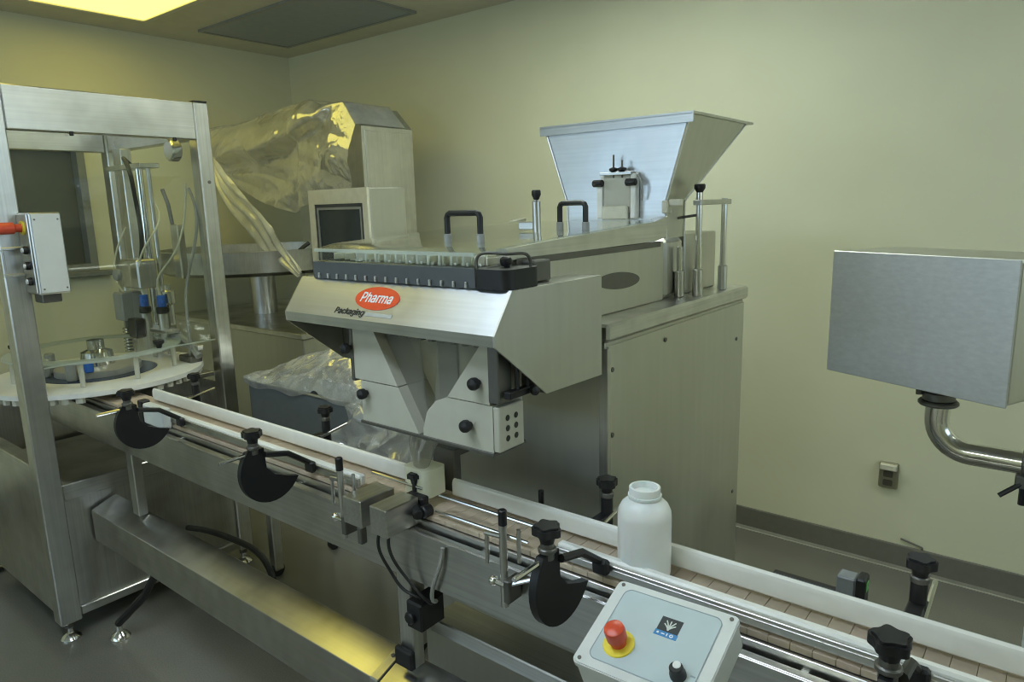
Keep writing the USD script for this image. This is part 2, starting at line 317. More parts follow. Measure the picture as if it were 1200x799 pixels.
# ------------------------------------------------------------------ the counting machine
MX0, MX1, MYF, MYB = -1.39, -0.77, 1.285, 2.09
def machine():
    t = thing('tablet_counting_machine', 'large stainless steel tablet counting machine with a slanted logo hood standing behind the conveyor', 'counting machine', (-1.08, 1.69, 0))
    # cabinet
    part(t, 'cabinet_body', box(MX0, MX1-0.004, MYF, MYB, 0.09, 1.205, 0.004), 'steel_satin')
    sp = part(t, 'side_panel', box(MX1-0.004, MX1, MYF+0.006, MYB-0.004, 0.10, 1.195, 0.0015), 'steel_satin')
    for y, z in ((1.305, 1.14), (1.305, 0.99), (1.56, 1.165), (2.03, 1.09), (1.305, 0.6), (2.04, 0.6)):
        part(sp, 'screw', cyl((MX1, y, z), (MX1+0.003, y, z), 0.006, 10, 0.001), 'dark_metal')
    part(t, 'corner_strip', box(MX1-0.02, MX1+0.0025, MYF-0.003, MYF+0.012, 0.10, 1.19, 0.001), 'steel_along_z')
    part(t, 'deck_plate', box(MX0-0.01, MX1+0.006, MYF-0.005, MYB+0.012, 1.205, 1.243, 0.006), 'steel_along_y')
    for x in (MX0+.05, MX1-.05):
        for y in (MYF+.05, MYB-.05):
            part(t, 'foot', lathe([(0, 0), (0.035, 0), (0.035, 0.012), (0.012, 0.03), (0.012, 0.092), (0, 0.092)], (x, y, 0)), 'dark_metal')
    # hood: slanted logo panel, lip, top and two pentagonal side plates
    prof_side = [(.909, 1.258), (.908, 1.278), (.961, 1.352), (1.262, 1.352), (1.262, 1.138), (1.06, 1.142)]
    th = 0.004
    front = [(.908, 1.278), (.961, 1.352), (.961+.004, 1.352-.004), (.912, 1.276)]
    fp = part(t, 'logo_panel', prism(front, 'x', MX0+th, MX1-th), 'steel_bright')
    part(t, 'hood_lip', prism([(.909, 1.2575), (.908, 1.278), (.912, 1.276), (.913, 1.2615), (.955, 1.2615), (.955, 1.2575)], 'x', MX0+th, MX1-th), 'steel_along_x')
    part(t, 'hood_top', box(MX0+th, MX1-th, .961, 1.262, 1.348, 1.352, 0.001), 'steel_along_x')
    part(t, 'hood_side', prism(prof_side, 'x', MX1-th, MX1), 'steel_satin')
    part(t, 'hood_side', prism(prof_side, 'x', MX0, MX0+th), 'steel_satin')
    part(t, 'hood_inner_wall', box(MX0+th, MX1-th, 1.06, 1.075, 1.142, 1.345, 0.001), 'dark_metal')
    # logo on the slanted panel
    o = np.array([-1.228, .908, 1.278]); ex = np.array([1.0, 0, 0]); ey = np.array([0, .053, .074]); ey /= np.linalg.norm(ey)
    nrm = np.cross(ex, ey); H = float(np.hypot(.053, .074))
    def on_panel(m, x, y, lift): return place(m, np.array([x, .908, 1.278])+ey*y+nrm*lift, ex, ey)
    oval = affinity.scale(sg.Point(0, 0).buffer(1, quad_segs=20), 0.0665, 0.0265)
    cx, cy = -1.105, H*0.57
    ov = part(fp, 'red_oval', on_panel(prism(oval, 'z', 0, .0008), cx, cy, 0.0003), 'logo_red', False)
    def word(txt, h, bold, slant, width):
        m = meshkit.text_mesh(txt, h, 0.0006, bold); m.vertices[:, 0] += slant*m.vertices[:, 1]
        m.vertices[:, 0] -= m.vertices[:, 0].min(); m.vertices[:, 0] *= width/m.vertices[:, 0].max(); return m
    m = word('Pharma', 0.0215, True, 0.18, 0.096); m.apply_translation((-0.048, -0.0095, 0))
    part(fp, 'lettering', on_panel(m, cx, cy, 0.0013), 'sticker_white', False, label='white lettering Pharma')
    m = word('Packaging', 0.0135, True, 0.18, 0.094)
    part(fp, 'lettering', on_panel(m, -1.218, H*0.115, 0.0004), 'ink_black', False, label='black lettering Packaging')
    part(fp, 'grey_strip', on_panel(prism(sg.box(0, 0, 0.078, 0.0075), 'z', 0, .0005), -1.118, H*0.12, 0.0004), 'ink_grey', False)
    # feeder body behind the hood
    part(t, 'feeder_body', box(-1.32, -0.842, 1.08, 1.69, 1.243, 1.398, 0.003), 'steel_satin')
    ell = affinity.scale(sg.Point(1.458, 1.318).buffer(1, quad_segs=16), 0.098, 0.020)
    part(t, 'dark_oval', prism(affinity.rotate(ell, -3), 'x', -0.843, -0.8395), 'dark_metal')  # flat dark oval on the side of the feeder body
    for xa, xb in ((-0.862, -0.836), (-1.326, -1.300)):
        part(t, 'cover_rail', prism([(1.03, 1.398), (1.64, 1.402), (1.69, 1.410), (1.70, 1.462), (1.62, 1.450), (1.03, 1.420)], 'x', xa, xb), 'steel_along_y')
    part(t, 'track_strip', box(-0.8415, -0.835, 1.06, 1.66, 1.386, 1.400, 0.001), 'dark_metal')
    part(t, 'adjuster_block', box(-0.842, -0.805, 1.075, 1.13, 1.353, 1.395, 0.003), 'dark_metal')
    # channel trays under the clear cover
    for k in range(13):
        x = -1.300+k*0.0375
        part(t, 'channel_divider', box(x, x+0.004, 0.985, 1.60, 1.392, 1.406, 0.001), 'cream_metal')
    part(t, 'channel_tray', box(-1.30, -0.862, 1.03, 1.66, 1.386, 1.392, 0.001), 'cream_metal')
    part(t, 'tray_lip', box(-1.235, -0.866, 1.010, 1.014, 1.388, 1.409, 0.001), 'cream_metal')
    for k in range(12):
        x = -1.225+k*0.0315
        part(t, 'channel_peg', cat(box(x, x+.006, .985, 1.0095, 1.389, 1.408, .001), box(x-.006, x+.012, .990, .994, 1.389, 1.394, .0005)), 'sticker_white')
    band = rrect(-1.352, 0.955, -0.775, 1.045, 0.022).difference(rrect(-1.346, 0.961, -0.781, 1.10, 0.018))
    band = band.intersection(sg.box(-1.4, 0.9, -0.7, 1.04))
    part(t, 'smoked_front_band', prism(band, 'z', 1.3525, 1.388), 'band_grey')
    part(t, 'black_corner_piece', prism(rrect(-0.862, 0.9515, -0.7725, 1.055, 0.022), 'z', 1.3523, 1.3885), 'black_plastic')
    for k in range(15):
        x = -1.315+k*0.0315
        part(t, 'channel_tip', box(x, x+0.004, 0.950, 0.9548, 1.3525, 1.364, 0.0008), 'ink_grey')
    part(t, 'rear_support_bar', box(-1.34, -0.862, 0.988, 1.006, 1.3525, 1.386, 0.002), 'duct_grey')
    # clear cover: front strip, sloping top sheet, edges, handles
    part(t, 'cover_front', box(-1.345, -0.862, 0.972, 0.976, 1.388, 1.412, 0.001), 'acrylic')
    top = [(0.972, 1.412), (1.02, 1.4205), (1.62, 1.4505), (1.62, 1.4545), (1.02, 1.4245), (0.972, 1.416)]
    part(t, 'cover_sheet', prism(top, 'x', -1.345, -0.836), 'acrylic')
    part(t, 'cover_edge', box(-1.345, -0.862, 0.966, 0.972, 1.409, 1.416, 0.001), 'acrylic_edge')
    part(t, 'bent_wire_guard', tube([(-0.855, 0.965, 1.388), (-0.85, 0.966, 1.412), (-0.80, 0.99, 1.414), (-0.782, 1.02, 1.412), (-0.780, 1.03, 1.388)], 0.003, 6, 24), 'dark_metal')
    part(t, 'clamp_knob', ball_knob((-0.815, 1.005, 1.387), (0, -.3, 1), 0.011), 'black_plastic')
    for x0, x1, y, z in ((-1.06, -0.955, 1.10, 1.426), (-0.955, -0.872, 1.37, 1.441)):
        h = part(t, 'cover_handle', tube([(x0+.006, y, z), (x0+.006, y, z+.052), (x0+.009, y, z+.058), (x0+.015, y, z+.061), (x1-.015, y, z+.061), (x1-.009, y, z+.058), (x1-.006, y, z+.052), (x1-.006, y, z)], 0.0065, 10), 'black_plastic')
        for xx in (x0+.006, x1-.006):
            part(h, 'handle_foot', cyl((xx, y, z-0.003), (xx, y, z+0.018), 0.0085, 12, .001), 'bezel_grey')
    def post_knob(x, y, z0, z1, r):
        p = part(t, 'guide_post', cyl((x, y, z0), (x, y, z1), r, 16, .001), 'chrome')
        part(p, 'post_knob', lathe([(0, 0), (r*0.9, 0), (r, .012), (r*1.75, .022), (r*1.75, .030), (r*1.5, .033), (0, .033)], (x, y, z1-.012)), 'black_plastic')
        part(p, 'post_collar', cyl((x, y, z0), (x, y, z0+.075), r*1.6, 16, .003), 'steel_along_z')
        return p
    post_knob(-0.972, 1.31, 1.435, 1.512, 0.006)
    part(t, 'post_bracket', box(-1.03, -0.978, 1.315, 1.325, 1.443, 1.462, 0.002), 'steel_along_x')
    # hopper
    def ring4(pts): return np.array(pts, float)
    top_ = ring4([(-1.225, 1.70, 1.712), (-0.780, 1.70, 1.712), (-0.780, 2.07, 1.712), (-1.225, 2.07, 1.712)])
    mid_ = ring4([(-1.150, 1.70, 1.500), (-0.842, 1.70, 1.500), (-0.842, 1.81, 1.500), (-1.150, 1.81, 1.500)])
    low_ = ring4([(-1.150, 1.70, 1.405), (-0.842, 1.70, 1.405), (-0.842, 1.81, 1.405), (-1.150, 1.81, 1.405)])
    def wall4(i, tk=0.004):
        j = (i+1) % 4; V = []
        cen = np.array([-1.0, 1.80])
        for L in (low_, mid_, top_):
            for q in (L[i], L[j]): V.append(q)
        V = np.array(V); F = np.array([(0, 1, 3), (0, 3, 2), (2, 3, 5), (2, 5, 4)])
        m = trimesh.Trimesh(V, F, process=False)
        if (m.face_normals[0][:2] @ (V[0][:2]+V[1][:2]-2*cen)) < 0: F = F[:, ::-1]
        m = shell(V, F, tk); trimesh.repair.fix_normals(m); return m
    hop = part(t, 'hopper_wall', wall4(0), 'steel_bright', False)
    for i in (1, 2, 3): part(t, 'hopper_wall', wall4(i), 'steel_satin' if i == 1 else 'steel_bright', False)  # right wall in darker steel: its shade is put into the colour
    for i in range(4):
        part(t, 'hopper_seam', tube([low_[i], mid_[i], top_[i]-(0, 0, .001)], .0032, 8), 'steel_bright')
    rim = sg.box(-1.237, 1.690, -0.768, 2.10).difference(sg.box(-1.221, 1.704, -0.784, 2.066))
    part(t, 'hopper_rim', cat(prism(rim, 'z', 1.712, 1.718), prism([(1.690, 1.692), (1.694, 1.692), (1.694, 1.713), (1.690, 1.713)], 'x', -1.237, -0.768), box(-1.241, -1.236, 1.70, 1.715, 1.695, 1.714, .001)), 'steel_along_x')
    part(t, 'hopper_latch', cat(box(-0.835, -0.80, 1.70, 1.715, 1.488, 1.505, .002), box(-0.85, -0.835, 1.69, 1.72, 1.47, 1.502, .002)), 'cream_metal')
    # gate on the hopper's front
    g = part(t, 'gate_bracket', cat(box(-1.035, -1.018, 1.672, 1.697, 1.458, 1.545, .002), box(-0.933, -0.918, 1.672, 1.697, 1.458, 1.575, .002), box(-1.035, -0.918, 1.690, 1.699, 1.545, 1.578, .002)), 'white_plastic')
    part(g, 'gate_plate', box(-1.016, -0.935, 1.676, 1.682, 1.475, 1.572, .001), 'plate_plastic')
    part(g, 'gate_flap', box(-1.014, -0.937, 1.660, 1.675, 1.455, 1.492, .003), 'cream_metal')
    part(g, 'gate_top', box(-1.022, -0.926, 1.664, 1.692, 1.572, 1.580, .001), 'steel_along_x')
    for x, z in ((-1.026, 1.552), (-0.925, 1.552)):
        part(g, 'gate_knob', cyl((x-.018, 1.668, z), (x+.012, 1.668, z), 0.0095, 12, .002), 'black_plastic')
    for x, y, h in ((-0.985, 1.676, .045), (-0.958, 1.674, .030)):
        b = part(g, 'gate_bolt', cyl((x, y, 1.565), (x, y, 1.580+h), 0.0025, 8), 'dark_metal')
        part(b, 'thumb_nut', lathe([(0, 0), (.006, 0), (.012, .004), (.012, .009), (.004, .012), (0, .012)], (x, y, 1.5805)), 'black_plastic')
    part(g, 'cable_loop', tube([(-0.918, 1.685, 1.57), (-0.905, 1.68, 1.555), (-0.902, 1.68, 1.525), (-0.905, 1.685, 1.505)], .003, 6, 14), 'grey_plastic')
    # drop column and lifting posts on the deck
    part(t, 'drop_column', box(-1.145, -0.846, 1.708, 1.818, 1.243, 1.404, .012), 'steel_along_z')
    part(t, 'rear_housing', box(-1.30, -0.85, 1.835, 2.05, 1.243, 1.41, .004), 'steel_satin')
    post_knob(-0.795, 1.80, 1.243, 1.522, .0085)
    for x, y, z1 in ((-0.795, 1.972, 1.505), (-0.832, 1.765, 1.38), (-0.828, 1.88, 1.38)):
        p = part(t, 'guide_post', cyl((x, y, 1.243), (x, y, z1), .0085, 16, .001), 'chrome')
        part(p, 'post_collar', cyl((x, y, 1.243), (x, y, 1.315), .0135, 16, .003), 'steel_along_z')
    part(t, 'post_tie_plate', box(-0.807, -0.783, 1.785, 1.995, 1.488, 1.502, .002), 'steel_along_y')
    part(t, 'hopper_strut', tube([(-0.845, 1.77, 1.455), (-0.80, 1.80, 1.462)], .004, 6), 'dark_metal')
    # dispensing funnel under the hood
    yf, yb = 0.95, 1.035
    part(t, 'funnel_back', box(-1.205, -0.815, yb, yb+.006, 1.045, 1.255, .001), 'cream_metal')
    L_up = [(-1.208, 1.137), (-1.208, 1.252), (-1.142, 1.252), (-1.072, 1.137)]
    L_lo = [(-1.190, 1.045), (-1.190, 1.135), (-1.071, 1.135), (-1.015, 1.045)]
    R_up = [(-0.822, 1.137), (-0.822, 1.252), (-0.838, 1.252), (-0.930, 1.137)]
    R_lo = [(-0.815, 1.045), (-0.815, 1.135), (-0.932, 1.135), (-0.962, 1.124), (-0.988, 1.098), (-1.002, 1.06), (-1.002, 1.045)]
    for nme, pg in (('funnel_cheek', L_up), ('funnel_cheek', L_lo), ('funnel_cheek', R_up), ('funnel_cheek', R_lo)):
        part(t, nme, prism(pg, 'y', yf, yb), 'plate_plastic')
    part(t, 'funnel_slide', prism([(-1.142, 1.252), (-1.030, 1.252), (-1.020, 1.12), (-1.008, 1.045), (-1.015, 1.045)], 'y', yf+.025, yf+.030), 'tube_clear')
    part(t, 'funnel_slide', prism([(-0.975, 1.252), (-0.838, 1.252), (-1.001, 1.06), (-1.006, 1.046), (-0.990, 1.12)], 'y', yf+.025, yf+.030), 'tube_clear')
    part(t, 'funnel_divider', box(-1.030, -0.975, yb-.006, yb-.001, 1.06, 1.252, .001), 'grey_plastic')
    part(t, 'funnel_base', box(-1.195, -0.812, yf-.004, yb+.01, 1.038, 1.045, .001), 'dark_metal')
    sb = part(t, 'sensor_block', box(-0.8145, -0.800, yf, yf+.075, 1.047, 1.134, .002), 'plate_plastic')
    for i in range(3):
        for j in range(2):
            part(sb, 'block_hole', cyl((-0.7998, yf+.025+.025*j, 1.07+.02*i), (-0.7993, yf+.025+.025*j, 1.07+.02*i), .006, 10), 'ink_black')
    part(t, 'funnel_post', box(-1.222, -1.209, yf, yf+.03, 1.13, 1.275, .002), 'dark_metal')
    part(t, 'funnel_post', box(-0.8215, -0.795, yf-.004, yf+.035, 1.142, 1.275, .002), 'dark_metal')
    for y in (0.985, 1.015):
        part(t, 'slide_rod', cyl((-0.783, y, 1.16), (-0.783, y, 1.29), .0045, 8), 'black_plastic')
    part(t, 'slide_bar', box(-0.792, -0.775, 0.955, 1.03, 1.152, 1.166, .002), 'black_plastic')
    part(t, 'slide_knob', ball_knob((-0.775, 1.02, 1.159), (1, -.5, 0), .009), 'black_plastic')
    for x, z, r in ((-1.216, 1.205, .0115), (-1.170, 1.110, .0115), (-0.845, 1.178, .012), (-0.870, 1.092, .012)):
        part(t, 'funnel_knob', ball_knob((x, yf-.002, z), (0, -1, 0), r), 'black_plastic')
    for k in range(12):
        x = -1.185+k*0.031
        part(t, 'outlet_tube', cyl((x, 0.985, 1.235), (x, 0.985, 1.30), .009, 10), 'dark_metal')
    part(t, 'stop_bracket', box(-1.135, -1.065, 1.10, 1.125, .845, .955, .003), 'dark_metal')
    part(t, 'bracket_arm', box(-1.115, -1.085, 1.125, 1.286, .925, .945, .002), 'dark_metal')
    part(t, 'drop_tube', cat(tube([(-1.035, 0.995, 1.040), (-1.06, 1.0, 1.00), (-1.072, 1.005, 0.95)], [.036, .030, .018], 16)), 'tube_clear')
    return t
machine()

# ------------------------------------------------------------------ the conveyor
CX0, CX1, ZB = -3.45, 0.85, 0.860
def conveyor():
    t = thing('bottle_conveyor', 'long stainless steel bottle conveyor with tan link belt and white guide rails', 'conveyor', (-1.3, 1.03, 0))
    side = [(CX0, .722), (CX1, .722), (CX1, .836), (CX0, .836)]
    part(t, 'side_panel', cat(box(CX0, CX1, .928, .932, .722, .836, .001), box(CX0, CX1, .932, .948, .832, .836, .001), box(CX0, CX1, .932, .942, .722, .726, .001)), 'steel_along_x')
    part(t, 'side_panel', cat(box(CX0, CX1, 1.122, 1.126, .722, .836, .001), box(CX0, CX1, 1.106, 1.122, .832, .836, .001)), 'steel_along_x')
    part(t, 'inner_channel', box(CX0, CX1, .956, .962, .770, .850, .001), 'steel_along_x')
    part(t, 'inner_channel', box(CX0, CX1, 1.092, 1.098, .770, .850, .001), 'steel_along_x')
    part(t, 'bed_plate', box(CX0, CX1, .962, 1.092, .800, .848, .001), 'dark_metal')
    for k in range(14):
        x = -3.3+k*0.305
        part(t, 'spacer', box(x, x+.012, .932, .956, .775, .832, .001), 'steel_along_z')
    n = int((CX1-CX0)/0.0318)
    for k in range(n):
        x = CX0+k*0.0318
        part(t, 'belt_link', box(x+.0003, x+.0315, .966, 1.088, .8490, ZB+random.uniform(-.0003, .0), .0007), f'belt_tan_{random.randrange(4)}', False)
    # guide rails
    def near_rail(x0, x1):
        p = part(t, 'guide_rail', box(x0, x1, .973, .990, .868, .893, .004), 'rail_plastic')
        part(p, 'rail_backing', cat(box(x0, x1, .967, .9725, .866, .886, .0008), box(x0, x1, .9655, .967, .8775, .8795, .0003)), 'steel_along_x')
    near_rail(-2.27, -1.245); near_rail(-0.69, 0.82)
    def far_rail(x0, x1):
        pr = [(1.060, .870), (1.060, .896), (1.063, .903), (1.068, .906), (1.073, .903), (1.076, .896), (1.076, .870), (1.073, .867), (1.063, .867)]
        p = part(t, 'guide_rail', prism(pr, 'x', x0, x1), 'rail_plastic')
        part(p, 'rail_backing', box(x0, x1, 1.0765, 1.081, .872, .900, .0008), 'steel_along_x')
    far_rail(-2.47, -1.10); far_rail(-1.035, 0.82)
    for z, y, x0, x1 in ((.905, .985, -1.215, -1.05), (.902, .985, -1.00, -0.70), (.872, .972, -1.00, -0.755)):
        part(t, 'thin_rail', cyl((x0, y, z), (x1, y, z), .0035, 8), 'chrome')
    # half-moon brackets with a star knob and a cross rod
    th = np.linspace(0, 1, 20)
    c, rad = np.array([.8575, .908]), .079
    def bracket(x):
        d = np.array([.925-.79, .868-.948]); d /= np.linalg.norm(d); a0 = math.atan2(-d[1], -d[0])
        pts = [tuple(c+rad*np.array([math.cos(a0+math.pi*s), math.sin(a0+math.pi*s)])) for s in th]
        pts += [(.928, .87), (.90, .878), (.865, .893), (.845, .915), (.842, .965), (.80, .965)]
        b = part(t, 'rail_bracket', prism(sg.Polygon(pts).buffer(0), 'x', x-.007, x+.007), 'black_plastic')
        part(b, 'bracket_post', cat(cyl((x, .82, .955), (x, .82, .985), .011, 12), cyl((x, .82, .966), (x, .82, .975), .015, 12, .002)), 'dark_metal')
        part(b, 'star_knob', star_knob((x, .82, .988), .024, .024, random.uniform(0, 1)), 'black_plastic')
        part(b, 'cross_rod', cyl((x, .735, .957), (x, .812, .957), .0045, 8, .001), 'chrome')
        part(b, 'rod_clamp', cat(tube([(x+.012, .84, .950), (x+.012, .90, .935), (x+.012, .958, .893)], .007, 8), box(x-.002, x+.028, .950, .9665, .870, .898, .004)), 'black_plastic')
    for x in (-2.08, -1.43, -0.60, -0.12, 0.5): bracket(x)
    e = part(t, 'eye_box', box(-2.265, -2.135, .936, .9645, .850, .915, .004), 'enclosure_white', label='small pale grey sensor box beside the first bracket')
    part(e, 'eye_slot', box(-2.30, -2.268, .936, .9645, .845, .920, .003), 'black_plastic')
    # far side: knob on a post behind the rail
    def far_post(x, s):
        p = part(t, 'rail_post', cyl((x, 1.13, .80), (x, 1.13, .935), .012*s, 12, .002), 'black_plastic')
        part(p, 'post_ring', cyl((x, 1.13, .928), (x, 1.13, .939), .0135*s, 12, .002), 'dark_metal')
        part(p, 'star_knob', star_knob((x, 1.13, .944), .022*s, .024, random.uniform(0, 1)), 'black_plastic')
        part(p, 'post_arm', box(x-.012, x+.012, 1.0815, 1.13, .880, .896, .002), 'black_plastic')
        part(p, 'cross_rod', cyl((x+.014, 1.085, .888), (x+.014, 1.19, .905), .004, 8), 'chrome')
    for x in (-2.30, -1.58, -0.678, -0.134, 0.45): far_post(x, 1.0)
    part(t, 'rail_stud', cat(cyl((-0.818, 1.10, .88), (-0.818, 1.10, .918), .006, 10, .001), box(-0.83, -0.70, 1.086, 1.104, .878, .886, .001)), 'black_plastic')
    # upright clamp rods on the near side
    def clamp_rod(x, y=.90):
        p = part(t, 'clamp_rod', cyl((x, y, .775), (x, y, .940), .0075, 12, .001), 'steel_along_z')
        part(p, 'rod_cap', cyl((x, y, .935), (x, y, .966), .0082, 12, .002), 'black_plastic')
        part(p, 'clamp_ball', cat(cyl((x-.020, y-.004, .822), (x+.014, y-.004, .822), .006, 10, .001), trimesh.creation.icosphere(2, .010).apply_translation((x-.022, y-.004, .822))), 'chrome')
        part(p, 'clamp_plate', box(x+.006, x+.020, y-.012, y+.026, .79, .835, .002), 'dark_metal')
        part(p, 'clamp_arm', cat(cyl((x-.055, y+.015, .900), (x+.004, y+.01, .908), .005, 8), cyl((x-.052, y+.015, .84), (x-.052, y+.015, .903), .004, 8), cyl((x+.02, y+.02, .86), (x+.02, y+.02, .925), .004, 8)), 'steel_along_x')
        part(p, 'clamp_arm', cyl((x+.006, y-.004, .822), (x+.07, y+.02, .848), .005, 8, .001), 'chrome')
    clamp_rod(-1.222); clamp_rod(-0.757)
    # pair of steel gate blocks with a black clamp, and the frosted bottle guide
    part(t, 'gate_block', box(-1.090, -1.038, .868, .960, .838, .899, .002), 'steel_along_y')
    part(t, 'gate_block', box(-1.178, -1.118, .868, .964, .838, .899, .002), 'steel_along_y')
    part(t, 'gate_block', box(-1.136, -1.122, .868, .885, .80, .838, .002), 'dark_metal', label='small dark foot below the left gate block')
    part(t, 'gate_clamp', cat(box(-1.085, -1.03, .9615, .985, .862, .895, .004), cyl((-1.045, .955, .875), (-1.02, .94, .868), .012, 12, .002), star_knob((-1.075, .985, .918), .016, .018), cyl((-1.075, .985, .894), (-1.075, .985, .916), .006, 8), cyl((-1.02, .975, .87), (-1.02, .95, .87), .014, 10, .003)), 'black_plastic')
    gb = prism(rrect(-1.112, .985, -1.035, 1.045, .012), 'z', .884, .945)
    part(t, 'bottle_guide', gb, 'frosted', label='frosted yellowish bottle guide under the drop tube')
    # legs and lower frame
    def leg(x, foot=True):
        for y in (1.024, 1.098):
            part(t, 'leg', box(x-.022, x+.022, y-.016, y+.016, .05, .768, .003), 'steel_along_z')
            part(t, 'foot', lathe([(0, 0), (.04, 0), (.04, .010), (.014, .025), (.014, .052), (0, .052)], (x, y, 0)), 'chrome')
    for x in (-2.42, -1.075):
        part(t, 'leg', box(x-.022, x+.022, .935, .968, .494, .721, .003), 'steel_along_z')
    leg(0.65)
    part(t, 'lower_beam', box(-1.05, 0.62, .985, 1.07, .565, .600, .003), 'steel_along_x')
    part(t, 'beam_clamp', cat(box(-1.052, -1.005, .918, .99, .61, .675, .004), cyl((-1.035, .925, .64), (-1.035, .908, .64), .014, 12, .003)), 'black_plastic')
    part(t, 'beam_clamp', box(-1.10, -1.045, .918, .934, .50, .545, .004), 'black_plastic')
    return t
conveyor()

def bottle():
    x, y = -0.538, 1.022
    t = thing('bottle', 'white plastic round packer bottle standing open on the tan belt', 'bottle', (x, y, ZB))
    r = .0462
    part(t, 'body', lathe([(0, 0.0005), (r-.006, 0.0005), (r-.001, .003), (r, .008), (r, .108), (r-.001, .118), (r-.006, .129), (r-.014, .1365), (.0285, .1395), (.0275, .1405), (0, .1405)], (x, y, ZB), n=48), 'bottle_plastic', 50)
    part(t, 'neck', lathe([(0, .139), (.0265, .139), (.0265, .143), (.0288, .1435), (.0288, .147), (.0268, .1475), (.0268, .159), (.0262, .1605), (.022, .1605), (.022, .150), (0, .150)], (x, y, ZB), n=40), 'bottle_plastic', 40)
bottle()

def control_station():
    TL, TR = np.array([-.485, .850, .944]), np.array([-.300, .850, .950]); BL = np.array([-.485, .712, .888])
    ex = TR-TL; W = np.linalg.norm(ex); ex /= W; ey = TL-BL; ey -= ex*(ex@ey); Hh = np.linalg.norm(ey); ey /= Hh; nz = np.cross(ex, ey)
    t = thing('control_station', 'white sloped operator control box with red stop button in front of the conveyor', 'control box', (-.39, .78, .86))
    def P(m, lift=0): return place(m, BL+nz*lift, ex, ey)
    part(t, 'box_body', P(prism(rrect(0.002, .002, W-.002, Hh-.002, .008), 'z', -.05, -.010)), 'enclosure_white')
    part(t, 'box_lid', P(cat(prism(rrect(0, 0, W, Hh, .009), 'z', -.0095, -.002), prism(rrect(.0015, .0015, W-.0015, Hh-.0015, .008), 'z', -.002, 0))), 'enclosure_white')
    o = rrect(.018, .014, W-.018, Hh-.012, .012)
    part(t, 'face_plate', P(prism(o, 'z', 0, .0008)), 'panel_blue')
    part(t, 'face_border', P(prism(o.difference(o.buffer(-.0012)), 'z', .0008, .0012)), 'line_grey')
    for x, y in ((.010, .008), (W-.010, .008), (.010, Hh-.008), (W-.010, Hh-.008)):
        part(t, 'lid_screw', P(prism(sg.Point(x, y).buffer(.0028), 'z', 0, .0012)), 'dark_metal')
    def at(x, y, z): return BL+ex*x*W+ey*y*Hh+nz*z
    # stop button
    ring = part(t, 'stop_collar', lathe([(0, .0009), (.0222, .0009), (.0222, .002), (.0212, .003), (0, .003)], at(.275, .32, 0), nz, 32), 'estop_yellow')
    part(t, 'stop_button', lathe([(0, .003), (.011, .003), (.011, .010), (.0142, .014), (.0146, .029), (.0134, .033), (.009, .035), (0, .0355)], at(.275, .32, 0), nz, 28), 'estop_red')
    k = part(t, 'selector_knob', lathe([(0, .0008), (.0108, .0008), (.0108, .006), (.0095, .010), (.009, .017), (.0075, .0185), (0, .0185)], at(.775, .24, 0), nz, 24), 'black_plastic')
    part(k, 'knob_cap', lathe([(0, .0185), (.0055, .0185), (.005, .0195), (0, .0195)], at(.775, .24, 0)+ey*.003, nz, 16), 'sticker_white')
    part(t, 'knob_mark', P(prism(sg.box(.775*W+.0145, .27*Hh, .775*W+.021, .27*Hh+.0022), 'z', .0008, .0012)), 'line_grey')
    # maker's sticker: dark square with a pale fan emblem above a blue strip
    sx, sy, sw, sh = .475*W, .60*Hh, .031, .031
    def S(g, z0, z1): return P(prism(affinity.translate(g, sx, sy), 'z', z0, z1))
    st = part(t, 'sticker', S(sg.box(0, .0, sw, sh*.72), .0008, .0012), 'sticker_dark')
    fan = []
    for a, L in ((-52, .011), (-27, .0145), (0, .0135), (27, .0145), (52, .011)):
        q = sg.LineString([(0, 0), (0, L*.55), (L*.10*np.sign(a), L)]).buffer(.0009)
        fan.append(affinity.translate(affinity.rotate(q, -a*.75, origin=(0, 0)), sw/2, .0035))
    fan.append(affinity.translate(sg.Point(0, 0).buffer(.0016), sw/2, .0035))
    part(st, 'emblem', S(shapely.union_all(fan), .0012, .0015), 'emblem_grey')
    bs = part(t, 'sticker_strip', S(sg.box(-.001, -.0085, sw+.001, -.0002), .0008, .0012), 'sticker_blue')
    marks = [sg.Point(.004, -.0043).buffer(.0017), sg.box(.009, -.0052, .014, -.0036), sg.box(.0165, -.0066, .0182, -.0022), sg.Point(.0238, -.0043).buffer(.0026).difference(sg.Point(.0238, -.0043).buffer(.0013))]
    part(bs, 'strip_mark', S(shapely.union_all(marks), .0012, .0015), 'sticker_white')
    # bracket to the conveyor's side panel
    part(t, 'mount_bracket', cat(box(-.44, -.35, .872, .927, .792, .797, .001), box(-.44, -.35, .922, .9275, .74, .797, .001), box(-.44, -.35, .835, .840, .797, .86, .001), box(-.44, -.35, .835, .875, .792, .797, .001)), 'steel_along_x')
control_station()

